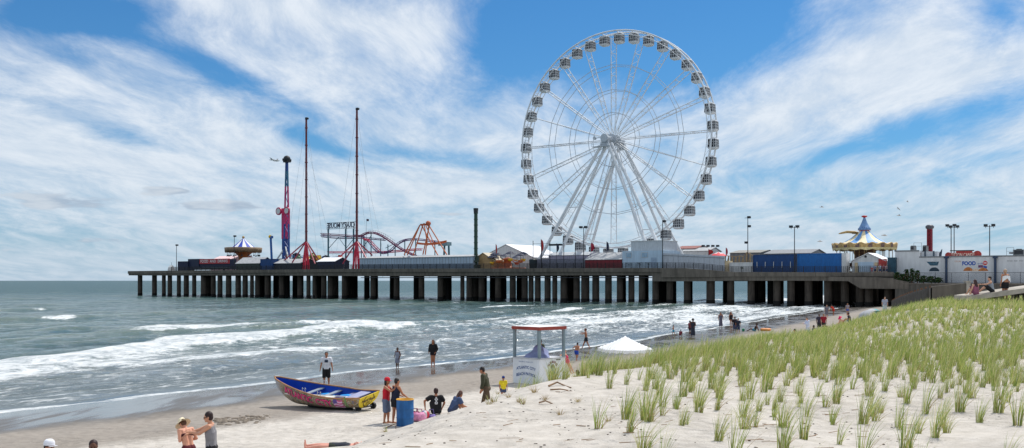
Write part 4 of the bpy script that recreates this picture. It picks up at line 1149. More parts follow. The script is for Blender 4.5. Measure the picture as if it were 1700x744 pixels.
# ---------------------------------------------------------------- carousel with the painted cone roof
def build_carousel():
    s = Site('carousel','large carousel with a blue and cream striped roof topped by a pointed blue spire','carousel',1435,17)
    k = pY(s.x0,17)/F; r = 51.5*k
    Z = lambda py: s.z(py)
    CREAM = pm((232,218,178),.6,.15); SKYB = pm((92,150,206),.55,.12); GOLDC = pm((190,156,96),.5,.4,2.5)
    q = MB(); q.lathe([(.1,0),(r*.93,0),(r*.93,.5),(.1,.5)],(0,0,0),40); s.part('platform', q, BROWN)
    q = MB(); q.lathe([(r*.32,.5),(r*.34,1.2),(r*.30,1.4),(r*.30,Z(424)),(r*.34,Z(420)),(r*.34,Z(415))],(0,0,0),20,mf=lambda i,j:1 if i == 2 and j%2 else 0,smooth=False); s.part('centre_column', q, [pm((120,84,58),.6,.4,2),pm((74,50,44),.4,.3)])
    q = MB(); nseg = 96
    def wob(i,j,rr,z):
        t = j/nseg*18*2*PI
        if i == 0: return rr, z-.28*abs(math.sin(t/2))
        if i in (2,3): return rr*(1+.012*math.cos(t)), z+.22*math.cos(t)
        return rr, z
    q.lathe([(r*.97,Z(414.5)),(r*.99,Z(412)),(r*1.0,Z(406.5)),(r*.985,Z(404.8)),(r*.80,Z(405.0))],(0,0,0),nseg,wob=wob,mf=lambda i,j:(1 if i == 0 else (2 if (i == 1 and (j//2)%3 == 0) else 0)))
    s.part('rounding_board', q, [GOLDC,pm((222,204,150),.6,.25,3),pm((122,96,86),.6,.5,4)])
    q = MB(); prof = [(r*.86,Z(404.8)),(r*.62,Z(401.5)),(r*.42,Z(395.5)),(r*.26,Z(388.5)),(r*.15,Z(383.5))]
    q.lathe(prof,(0,0,0),48,mf=lambda i,j:[0,0,0,1,1,1][j%6]); s.part('striped_roof', q, [CREAM,SKYB])
    q = MB(); q.lathe([(r*.15,Z(387)),(r*.15,Z(383)),(r*.20,Z(382.4)),(r*.20,Z(379.5)),(r*.17,Z(378)),(r*.10,Z(371)),(r*.045,Z(363.5)),(r*.03,Z(361.5))],(0,0,0),32,
        mf=lambda i,j:[1,2,0,1 if j%2 else 0,0,0,0][i]); s.part('spire', q, [pm((110,146,190),.55,.2,2),pm((60,98,160),.5,.2),pm((206,92,96),.5,.2)])
    q = MB(); q.lathe([(.12,Z(362)),(.30,Z(361)),(.62,Z(360)),(.62,Z(358.6)),(.2,Z(357.8)),(.02,Z(357.5))],(0,0,0),14); s.part('finial', q, RED)
    # carved winged figures on the roof
    def figure(ang, rad, zz):
        q = MB(); c = Vector((rad*math.cos(ang),rad*math.sin(ang),zz)); d = Vector((math.cos(ang),math.sin(ang),0)); sd = Vector((-d.y,d.x,0))
        q.tube([c-d*1.4,c-d*.4+Vector((0,0,.25)),c+d*1.2+Vector((0,0,.35)),c+d*2.4+Vector((0,0,.1)),c+d*3.0+Vector((0,0,-.05))],[.2,.32,.28,.2,.08],8)
        for sg in (-1,1):
            w = [c+sd*sg*.3, c+sd*sg*1.0+Vector((0,0,.4))+d*.4, c+sd*sg*1.3+Vector((0,0,.2))-d*.8, c+sd*sg*.4-d*1.3]
            q.add(w,[(0,1,2,3)]); q.add([v+Vector((0,0,-.12)) for v in w],[(3,2,1,0)])
        s.part('roof_figure', q, GOLDC)
    figure(R(180+25), r*.36, Z(387.5))
    for i in range(18):
        a = 2*PI*(i+.3)/18
        for rr in (.86,.62):
            q = MB(); x,y = r*rr*math.cos(a+.1*(rr<.7)), r*rr*math.sin(a+.1*(rr<.7)); zz = 1.25+.45*math.sin(i*2.3+rr*9)
            q.cyl((x,y,.5),(x,y,Z(414)),.05,.05,6); pole = s.part('brass_pole', q, GOLDC)
            t = Vector((-math.sin(a),math.cos(a),0)); c = Vector((x,y,zz+.5)); u_ = Vector((0,0,1))
            h = MB()
            h.tube([c-t*.62,c-t*.3+u_*.03,c+t*.25,c+t*.5+u_*.1],[.16,.25,.22,.2],8)
            h.tube([c+t*.42+u_*.08,c+t*.62+u_*.45,c+t*.72+u_*.72],[.19,.14,.11],7); h.tube([c+t*.68+u_*.74,c+t*.98+u_*.55],[.13,.07],7)
            for f,sd in ((-.5,-1),(-.42,1)):
                n_ = Vector((math.cos(a),math.sin(a),0))*sd*.12; h.tube([c+t*f+n_,c+t*(f-.12)+n_-u_*.38,c+t*(f-.02)+n_-u_*.75],[.1,.06,.05],6)
            for f,sd in ((.38,-1),(.34,1)):
                n_ = Vector((math.cos(a),math.sin(a),0))*sd*.12; h.tube([c+t*f+n_,c+t*(f+.32)+n_-u_*.2,c+t*(f+.25)+n_-u_*.55],[.09,.06,.05],6)
            h.tube([c-t*.62,c-t*.85-u_*.15,c-t*.88-u_*.5],[.06,.07,.02],6)
            h.build('horse', [[OFFW,BROWN,pm((70,50,40),.6,.2),CREAM][(i+int(rr*10))%4]], s.t)
build_carousel()

s,x0,x1,ze = shed('ticket_shed','small white gabled shed with a red board on its side in front of the carousel','shed',1414.5,1469,433,420.5,4,6,OFFW,FABRIC,'y',.3)
q = MB(); q.box(s.x(1424),s.x(1450),-.05,-.003,.3,s.z(435)); s.part('roller_shutter', q, PALEBLUE)
q = MB(); q.cyl((s.x(1437),-.06,s.z(426)),(s.x(1437),-.003,s.z(426)),.25,.25,12); s.part('vent', q, DARK)
q = MB(); q.box(s.x(1459),s.x(1472.5),-.25,-.01,1.2,s.z(430.5)); s.part('menu_board', q, pm((184,66,60),.6,.35,1.5))
for px in (1422,1455):
    q = MB(); q.box(s.x(px)-.3,s.x(px)+.3,-.3,-.01,0,s.z(436)); s.part('pillar', q, TAN)
s = Site('utility_box','dark teal cabinet at the left end of the white food building','cabinet',1480,2)
q = MB(); q.box(-.8,.8,0,1.4,0,3.2); q.box(-.72,.72,-.04,0,.2,3.0); s.part('cabinet_body', q, pm((30,72,90),.5,.25))

# ---------------------------------------------------------------- white food building
s = Site('food_building','long white flat-roofed building painted with a blue FOOD sign and food pictures','building',1590,3.0,z=4.2)
W_ = pm((212,214,216),.7,.16,.4,streak=True)
X = s.x
zt1 = s.z(416.5,1486); zt2 = s.z(426.5,1526); zt3 = s.z(424.5,1700)
q = MB(); q.box(X(1486),X(1526)-.004,0,14,0,zt1); q.box(X(1526),X(1790),0,14,0,zt2); s.part('wall', q, W_)
q = MB(); q.box(X(1486)-.1,X(1526)+.0,-.1,-.004,zt1-.18,zt1+.08); q.box(X(1526)+.01,X(1790),-.1,-.004,zt2-.16,zt2+.08); s.part('roof_edge', q, GREY)
q = MB(); q.box(X(1527),X(1554),1.2,5,zt2+.004,s.z(417.5,1540)); s.part('rooftop_room', q, GREYW)
for px in (1533.5,1548):
    q = MB(); q.box(X(px)-.12,X(px)+.12,1.05,1.19,zt2+.1,s.z(416.5,1540)); s.part('downpipe', q, pm((40,62,80),.5,.2))
for a,b,t_,bz in ((1506,1512.5,408.5,zt1),(1526.5,1532.5,408,zt1-.6),(1678,1696,414,zt2)):
    q = MB(); q.box(X(a),X(b),2.5,4.4,bz,s.z(t_,a)); q.box(X(a)+.08,X(b)-.08,2.44,2.5,bz+.35,s.z(t_,a)-.15,1); q.cyl(((X(a)+X(b))/2,3.4,s.z(t_,a)),((X(a)+X(b))/2,3.4,s.z(t_,a)+.15),.5,.5,14,1); s.part('air_unit', q, [pm((112,116,116),.6,.3),DARK])
q = MB(); q.box(X(1671),X(1680),2.6,4.2,s.z(421,1675),s.z(418,1675)); s.part('vent_duct', q, GREY)
q = MB()
for a,b in ((1513,1526),(1668,1680)):
    bz = zt1 if a < 1600 else zt2
    for px in (a,b): q.bar((X(px),2,bz),(X(px),2,bz+1.6),.06)
    q.bar((X(a),2,bz+1.6),(X(b),2,bz+1.6),.06); q.bar((X(a),2,bz+.9),(X(b),2,bz+.9),.05)
s.part('roof_rail', q, GREY)
for px in (1572,1653):
    q = MB(); q.box(X(px)-.2,X(px)+.2,-.7,-.3,0,s.z(429,px)); q.box(X(px)-.42,X(px)+.42,-.8,-.2,s.z(429,px),s.z(425.5,px)); s.part('blue_pier', q, pm((44,64,92),.55,.25))
# painted signs
BL = pm((26,82,168),.5,.1); RD = pm((206,48,52),.5,.1)
q = MB(); pt = lambda px,py: (X(px),-.012,s.z(py,px))
q.add([pt(1538,434.5),pt(1559,434.5),pt(1556.5,441),pt(1544.5,441)],[(0,3,2,1)],0)
q.add([pt(1545,435.4),pt(1556,435.4),pt(1555,437.2),pt(1546,437.2)],[(0,3,2,1)],2)
arc = [pt(1551+8.5*math.cos(PI*i/12),450.5-6.5*math.sin(PI*i/12)) for i in range(13)]
q.add(arc,[tuple(range(13))],1); q.add([pt(1546,441.2),pt(1556,441.2),pt(1555,443.6),pt(1547,443.6)],[(0,3,2,1)],3)
q.v = [(a,b-.004*(i>=8),c) for i,(a,b,c) in enumerate(q.v)]
s.part('booth_mural', q, [pm((52,92,112),.5,.3,2),pm((36,60,76),.5,.3,2),pm((150,186,204),.5,.2),OFFW])
q = MB(); wall_text(q,'FOOD',X(1608.5),0,s.z(437.6,1608),1.0,0,X(1620)-X(1597.5),.05,proud=.02)
k_ = (s.z(434,1608)-s.z(441,1608)); zc = s.z(437.5,1608)
hs = max(v[2] for v in q.v)-min(v[2] for v in q.v); q.v = [(a,b,zc+(c-zc)*k_/hs) for a,b,c in q.v]
s.part('food_lettering', q, BL)
q = MB(); wall_text(q,'on the',X(1627.5),0,s.z(437.5,1627),.5,0,X(1632)-X(1623),0,proud=.02); s.part('small_lettering', q, BL)
q = MB(); cx_,cz_ = X(1635.5),s.z(436.8,1635); q.cyl((cx_,-.03,cz_),(cx_,-.01,cz_),.42,.42,20,0); wall_text(q,'PIER',cx_,0,cz_,.34,1,.62,.02,proud=.034); s.part('round_badge', q, [RD,OFFW])
q = MB(); q.add([pt(1624,440.2),pt(1632,440.2),pt(1632,444.5),pt(1624,444.5)],[(0,3,2,1)],0); q.add([pt(1632.5,441),pt(1639,442.5),pt(1638,446),pt(1632.5,445)],[(0,3,2,1)],1); s.part('painted_panel', q, [pm((120,70,110),.5,.4,5),BL])
q = MB()
for a,b,t_,bm in ((1599,1616,443.5,450),(1613,1628,446,450.4),(1624,1641,444.5,450)):
    n = 10; up = [pt(a+(b-a)*i/n, bm-(bm-t_)*math.sin(PI*i/n)**.6) for i in range(n+1)]
    up = [(x_,y_-.004*(a>1610)-.004*(a>1620),z_) for x_,y_,z_ in up]
    q.add(up,[tuple(reversed(range(n+1)))],0 if a != 1613 else 1)
s.part('food_picture', q, [pm((206,128,66),.6,.5,3.5),pm((232,206,180),.6,.3,3)])
q = MB(); wall_text(q,'STEEL PIER',X(1590),0,s.z(434.2,1590),.4,0,X(1595.5)-X(1585),0,proud=.012); s.part('tiny_lettering', q, pm((200,130,90),.5,.2))
q = MB(); wall_text(q,'ARCADE   RIDES   FOOD   GAMES',X(1690),0,s.z(433.2,1690),.4,0,X(1708)-X(1671),0,proud=.012); s.part('tiny_lettering', q, GREY)
# red fairground sign standing on the roof
s = Site('cotton_candy_sign','red scroll-edged COTTON CANDY sign board on the roof of the white food building','sign',1598.5,3.5,z=None)
zb = s.z(427); 
q = MB(); a,b = s.x(1569),s.x(1628); z0_,z1_ = s.z(428),s.z(419.5)
q.box(a+.5,b-.5,0,.25,z0_,z1_); q.cyl((a+.6,-.02,(z0_+z1_)/2),(a+.6,.27,(z0_+z1_)/2),.62,.62,16); q.cyl((b-.6,-.02,(z0_+z1_)/2+.1),(b-.6,.27,(z0_+z1_)/2+.1),.75,.75,16); q.box(a+2,b-1.5,.05,.2,z1_,z1_+.3)
s.part('sign_board', q, pm((176,62,58),.55,.3,1.5))
q = MB(); q.box(a+.9,b-1.2,.03,.22,z1_+.3,z1_+.5); s.part('top_trim', q, DARK)
q = MB(); wall_text(q,'COTTON CANDY',(a+b)/2-.2,0,(z0_+z1_)/2+.02,.95,0,(b-a)*.74,.02,proud=.02); s.part('lettering', q, pm((240,214,196),.5,.15))
q = MB()
for xx in (a+1.5,(a+b)/2,b-1.5): q.bar((xx,.4,z0_-1.2),(xx,.4,z0_+.3),.15)
s.part('support', q, DARK)
# dark red drop tower behind
s = Site('drop_tower','short crimson lattice ride tower with a round head behind the white building','ride tower',1543.5,30)
h = s.z(380); q = MB()
for dx in (-.42,.42):
    for dy in (-.42,.42): q.bar((dx,dy,0),(dx,dy,h),.2,.2)
for i in range(14):
    z = h*i/14; z2 = h*(i+1)/14
    q.bar((-.42,-.42,z),(.42,-.42,z2),.1); q.bar((.42,-.42,z),(-.42,-.42,z2),.1); q.bar((-.42,.42,z2),(.42,.42,z),.1)
q.box(-.25,.25,-.25,.25,0,h); s.part('tower_frame', q, pm((140,26,48),.5,.3))
q = MB(); q.lathe([(.35,h-.2),(.85,h+.1),(.95,h+.5),(.7,h+.8),(.5,h+.9)],(0,0,0),18); q.cyl((0,0,h),(0,0,h+.7),.4,.4,12); s.part('tower_head', q, pm((92,92,100),.5,.4))
s = Site('wire_figure','thin dark curved metal figure on the roof left of the fairground sign','ornament',1562,6)
q = MB(); q.tube([s.p(1557,427),s.p(1560,424.5),s.p(1562,420),s.p(1564,413.5)],[.35,.4,.22,.05],8); s.part('figure', q, pm((36,52,70),.5,.2))

# ---------------------------------------------------------------- concrete at the foot of the boardwalk
def wpt(px, py, Y): return Vector(((px-CX)/F*Y, Y, CAMZ+(HZ-py)/F*Y))
rt = thing('retaining_wall','grey concrete retaining wall below the fence of the white food building','wall',pworld(fx(1485.5,-1.5),-1.5,0),PROT)
q = MB(); xa = fx(1485.5,-1.5); x_ = lambda px: fx(px,-1.5)-xa
q.box(.05,x_(1800),0,1.2,-.5,4.75); rt_w = q.build('wall', CONC_D, rt)
q = MB(); q.box(0.0,x_(1800),-.12,1.35,4.754,5.0); q.build('coping', CONC, rt)
q = MB(); q.box(x_(1548),x_(1803),1.36,4.4,4.0,5.0); q.build('walkway', CONC, rt)
fe = thing('chain_link_fence','dark chain-link fence in front of the white food building','fence',pworld(fx(1526,-.9),-.9,5.0),PROT)
xa2 = fx(1526,-.9); q = MB(); n = 0; x = 0; xe = fx(1790,-.9)-xa2
while x < xe:
    q.cyl((x,0,0),(x,0,2.1),.045,.045,6); x += 3.0
q.bar((0,0,2.05),(xe,0,2.05),.06); q.bar((0,0,.1),(xe,0,.1),.05); q.build('posts', DARK, fe)
q = MB(); x = 0
while x < xe: q.bar((x,.02,.1),(x+1.0,.02,2.05),.016); q.bar((x+1.0,.03,.1),(x,.03,2.05),.016); x += .22
q.build('wire_mesh', DARK, fe)

# shrubs along the wall
SHR = []
for c in ((52,74,46),(40,60,40),(70,92,54)):
    m, t, out = newmat('shrub_leaf'); b = t.new('ShaderNodeBsdfDiffuse'); co = t.new('ShaderNodeTexCoord').outputs['Object']
    l = lin(c); t.put(b.inputs[0], t.mix(t.noise(co,2.0,3), tuple(x*.5 for x in l), tuple(x*1.3 for x in l))); t.l.new(b.outputs[0], out.inputs[0]); SHR.append(m)
def shrub(px, pt, w, label, rnd, u=-.75, zb=5.0):
    s = Site('shrub', label, 'shrub', px, u, 'dark shrubs at the pier root', z=zb)
    h = s.z(pt); q = MB()
    for i in range(480):
        a = rnd.random()*2*PI; f = rnd.random()**1.1; z = h*(.12+.88*f); rr = w*(1-.55*f**2)*(.3+.7*rnd.random())*(.8+.3*math.sin(a*3+px))
        c = Vector((rr*math.cos(a),rr*math.sin(a)*.8,z)); d = Vector((rnd.uniform(-1,1),rnd.uniform(-1,1),rnd.uniform(-.2,1))).normalized(); e = d.cross(Vector((rnd.uniform(-1,1),rnd.uniform(-1,1),1))).normalized()
        L = rnd.uniform(.16,.34); ww = L*.36
        q.add([c-d*L*.5,c+e*ww,c+d*L*.6,c-e*ww],[(0,1,2,3)],rnd.randrange(3))
    s.part('foliage', q, SHR)
    q = MB()
    for i in range(5): q.tube([(0,0,0),(w*.3*math.cos(i*1.3),w*.3*math.sin(i*1.3),h*.4),(w*.5*math.cos(i*1.3+.3),w*.5*math.sin(i*1.3),h*.75)],[.06,.04,.02],5)
    s.part('stem', q, BROWN)
rnd = random.Random(11)
for i,(px,pt_,w) in enumerate(((1490,452,1.1),(1498,455,1.2),(1505.5,447,.8),(1514,446,.9),(1523,449,.9),(1533,458,1.3),(1546,459,1.4),(1558,461,1.2))):
    shrub(px,pt_,w,'%s of eight dark shrubs below the white food building'%['leftmost','second from left','third from left, tall','fourth from left, tallest','fifth from left','sixth from left','seventh from left','rightmost, lowest'][i],rnd)

# ---------------------------------------------------------------- beach ramp on the dune with its low wall, and the sand fence
ramp = thing('beach_ramp','pale concrete beach access ramp crossing the dune below the white food building','ramp',(26.2,58,0))
def quadbox(q, A, B, d, zlo, m=0):
    """sloping slab from A to B (top front edge), depth d in +y, down to zlo below"""
    A = Vector(A); B = Vector(B); D = Vector((0,d,0)); Z = Vector((0,0,zlo))
    vs = [A-Z,B-Z,B-Z+D,A-Z+D,A,B,B+D,A+D]; q.add(vs,[(0,3,2,1),(4,5,6,7),(0,1,5,4),(1,2,6,5),(2,3,7,6),(3,0,4,7)],m)
O = Vector((26.2,58,0))
q = MB(); quadbox(q, wpt(1612,491,58)-O, wpt(1790,466,58)-O, 2.2, .28); q.build('ramp_slab', pm((176,168,156),.85,.3,.8,bump=.3), ramp)
for f in (.04,.3,.56,.82):
    q = MB(); p = wpt(1612,491,58).lerp(wpt(1790,466,58),f)-O; q.box(p.x-.15,p.x+.15,.3,.7,gz(p.x+O.x,58)-.3,p.z-.284); q.box(p.x-.15,p.x+.15,1.6,2.0,gz(p.x+O.x,59.5)-.3,p.z-.284); q.box(p.x-.12,p.x+.12,.7,1.6,p.z-.45,p.z-.286)
    q.build('footing', CONC_D, ramp)
wl = thing('ramp_wall','low grey concrete wall ending in a post left of the beach ramp','wall',wpt(1545,476,66)*1)
O2 = wpt(1545,476,66)
q = MB(); quadbox(q, (0,0,0), wpt(1604,470.5,66)-O2, .3, 2.6); q.build('wall', CONC, wl)
q = MB(); p = wpt(1604,468,66)-O2; q.box(p.x,p.x+.28,-.05,.35,-2.6,p.z); q.box(p.x-.04,p.x+.32,-.09,.39,p.z,p.z+.07); q.build('end_post', pm((170,164,154),.8,.25), wl)
# weathered slatted sand fence curving down to the beach
pts = [wpt(1545,478,66),wpt(1530,482,72),wpt(1512,487,82),wpt(1496,493,95),wpt(1481,500,112)]
sf = thing('sand_fence','dark weathered slatted sand fence sloping down from the concrete wall to the beach','fence',pts[0])
q = MB(); w_ = MB()
for A,B in zip(pts,pts[1:]):
    n = max(3,int((B-A).length/.28))
    for i in range(n):
        p = A.lerp(B,i/n); g = gz(p.x,p.y)-.1; a = p-pts[0]; h = .04*math.sin(i*1.9)
        q.box(a.x-.09,a.x+.09,a.y-.02,a.y+.02,g,a.z+pts[0].z+h) if False else q.add([(a.x-.09,a.y,g-pts[0].z),(a.x+.09,a.y,g-pts[0].z),(a.x+.09,a.y,a.z+h),(a.x-.09,a.y,a.z+h)],[(0,1,2,3)])
        if i%10 == 0: po = MB(); po.cyl((a.x,a.y+.08,g-pts[0].z),(a.x,a.y+.08,a.z+.15),.06,.05,6); po.build('fence_post', BROWN, sf)
    for f in (.15,.5,.85):
        ga = gz(A.x,A.y); gb = gz(B.x,B.y)
        za = ga+(A.z-ga)*f; zb_ = gb+(B.z-gb)*f
        w_.bar(Vector((A.x,A.y-.03,za))-pts[0],Vector((B.x,B.y-.03,zb_))-pts[0],.03)
q.build('slats', pm((96,94,92),.9,.3,2), sf); w_.build('wire', DARK, sf);

# ---------------------------------------------------------------- lifeguard stand
def build_stand():
    Y = 50.0; c = ground((852+938)/2, Y); hw = .93
    t = thing('lifeguard_stand','white box lifeguard stand with lettered sides and a red-edged white roof on grey posts','lifeguard stand',(c.x,c.y,gz(c.x,c.y)-.05),R(44))
    z1 = 1.34; z2 = 2.72
    Wt = pm((226,230,234),.6,.1,.8,streak=True)
    q = MB(); q.box(-hw,hw,-hw,hw,0,z1-.06); q.box(-hw+.06,hw-.06,-hw+.06,hw-.06,z1-.058,z1-.03); t_b = q.build('box', Wt, t)
    q = MB()
    for a,b in (((-1,-1),(1,-1)),((1,-1),(1,1)),((1,1),(-1,1)),((-1,1),(-1,-1))):
        q.bar((a[0]*hw,a[1]*hw,z1-.03),(b[0]*hw,b[1]*hw,z1-.03),.09,.05)
    q.build('rim', GREYW, t)
    for sx in (-1,1):
        for sy in (-1,1):
            q = MB(); q.box(sx*(hw-.06)-.06,sx*(hw-.06)+.06,sy*(hw-.06)-.06,sy*(hw-.06)+.06,z1,z2); q.build('post', pm((128,146,152),.6,.2), t)
    o = hw+.05
    q = MB(); q.box(-o,o,-o,o,z2,z2+.16); q.build('roof_fascia', pm((158,66,54),.6,.25,2), t)
    q = MB(); q.add([(-o+.03,-o+.03,z2+.163),(o-.03,-o+.03,z2+.163),(o-.03,o-.03,z2+.163),(-o+.03,o-.03,z2+.163),(0,0,z2+.2)],[(0,1,4),(1,2,4),(2,3,4),(3,0,4)]); q.build('roof', WHITE, t)
    # lettering on the left face (facing -x)
    INK = pm((70,98,150),.6,.15)
    def left_text(txt, z, size, width, arc=0, bold=.0):
        m = MB(); wall_text(m, txt, 0, 0, z, size, 0, width, bold, arc=arc)
        q = MB(); q.add([(-hw-.006,-x,zz) for x,y,zz in m.v], m.f); q.build('lettering', INK, t)
    left_text('PROTECT YOUR CITY', 1.12, .085, 1.0)
    left_text('ATLANTIC CITY', .80, .20, 1.36, .10, .006)
    left_text('BEACH PATROL', .48, .20, 1.36, .10, .006)
    # emblem on the right face (facing -y)
    q = MB(); ex, ez = .02, .72
    el = [(ex+.19*math.cos(2*PI*i/24), -hw-.006, ez+.27*math.sin(2*PI*i/24)-.03*math.cos(4*PI*i/24)) for i in range(24)]
    q.add(el,[tuple(range(24))],0)
    q.add([(ex+.16*math.cos(2*PI*i/24), -hw-.010, ez+.03+.10*math.sin(2*PI*i/24)) for i in range(24)],[tuple(range(24))],1)
    q.add([(ex+.19*math.cos(2*PI*i/24)*.9, -hw-.014, ez-.12+.05*math.sin(2*PI*i/24)) for i in range(24)],[tuple(range(24))],2)
    for k in range(5):
        a = R(90+(k-2)*27); p = Vector((ex+.40*math.cos(a)*.85,0,ez+.05+.36*math.sin(a))); d = Vector((math.cos(a),0,math.sin(a))); e = Vector((-d.z,0,d.x))
        for sg in (-.032,.032):
            pp = p+e*sg; q.add([(pp.x+v.x,-hw-.006,pp.z+v.z) for v in (e*-.028-d*.06,e*.028-d*.06,e*.02+d*.06,e*-.02+d*.06)],[(3,2,1,0)],3)
    q.build('emblem', [pm((128,118,104),.6,.4,9),pm((160,176,204),.6,.2),pm((82,104,150),.6,.3),pm((112,40,60),.6,.2)], t)
    q = MB(); q.cyl((.25,-hw-.02,z1-.12),(.55,-hw-.02,z1-.12),.02,.02,6); q.cyl((.82,-hw-.01,.55),(.82,-hw-.08,.55),.05,.05,8); q.build('handle', DARK, t)
    return t, z1
_st, _sz = build_stand()
def in_stand(x,y,z): return _st.matrix_basis @ Vector((x,y,z))
# folded lavender beach umbrella lying in the stand
tp = thing('folded_canvas','bunched lavender canvas heaped inside the lifeguard stand','canvas',in_stand(.05,.1,_sz-.03),R(44))
q = MB(); n = 14; ring = []
for k in range(7):
    f = k/6
    for j in range(n):
        a = 2*PI*j/n; rr = (.68*(1-f)**.8+.03)*(1+.22*math.sin(a*3+k))
        ring.append((rr*math.cos(a)*1.0+.15*f, rr*math.sin(a)*.8+.1*f, .56*f**.8*(1+.28*math.sin(a*2+1))*(1-.35*(k==6))))
q.add(ring,[(k*n+j,k*n+(j+1)%n,(k+1)*n+(j+1)%n,(k+1)*n+j) for k in range(6) for j in range(n)],0,True)
q.build('canvas', pm((138,148,186),.85,.25,3), tp)

# ---------------------------------------------------------------- white pop-up shade
def build_shade():
    c = ground(1038,56); t = thing('pop_up_shade','white pop-up beach shade with a peaked fabric roof behind the dune grass','beach shade',(c.x,c.y,c.z-.02),R(18))
    hw = 1.18; ze = 1.30; zp = 2.0
    q = MB(); N = 8; g = []
    def surf(u,v):
        m = max(abs(u),abs(v)); z = ze+(zp-ze)*(1-m)**.92 - .05*math.sin(PI*m)
        z -= .10*m*(1-(min(abs(u),abs(v))/max(m,1e-3))**2)*.6
        return (u*hw,v*hw,z)
    for i in range(N*2+1):
        for j in range(N*2+1): g.append(surf(i/N-1,j/N-1))
    w = N*2+1
    q.add(g,[(i*w+j,(i+1)*w+j,(i+1)*w+j+1,i*w+j+1) for i in range(N*2) for j in range(N*2)],0,True)
    rim = [g[i*w] for i in range(w)]+[g[(w-1)*w+j] for j in range(1,w)]+[g[i*w+w-1] for i in reversed(range(w-1))]+[g[j] for j in reversed(range(1,w-1))]
    low = [(x*1.015,y*1.015,z-.16-.03*math.sin(k*1.7)) for k,(x,y,z) in enumerate(rim)]
    n = len(rim); q.add(rim+low,[(k,(k+1)%n,n+(k+1)%n,n+k) for k in range(n)],0,True)
    q.build('canopy', FABRIC, t)
    q = MB(); q.add([(-.18,-.2,zp-.26),(.18,-.3,zp-.34),(.0,-.08,zp-.11)],[(0,1,2)]); q.build('vent', pm((150,156,190),.8,.1), t)
    for sx in (-1,1):
        for sy in (-1,1):
            q = MB(); q.bar((sx*hw*.98,sy*hw*.98,-.1),(sx*hw*.97,sy*hw*.97,ze-.05),.035); q.build('leg', GREYW, t)
    q = MB(); q.add([(hw*1.01,-hw*1.02,ze-.12),(hw*1.01,-hw*.72,ze-.1),(hw*1.02,-hw*.80,.55),(hw*1.02,-hw*1.0,.35)],[(0,1,2,3)]); q.add([(hw*.7,-hw*1.02,ze-.1),(hw*1.0,-hw*1.025,ze-.12),(hw*1.0,-hw*1.03,.4),(hw*.86,-hw*1.03,.6)],[(0,1,2,3)]); q.build('hanging_flap', FABRIC, t)
build_shade()

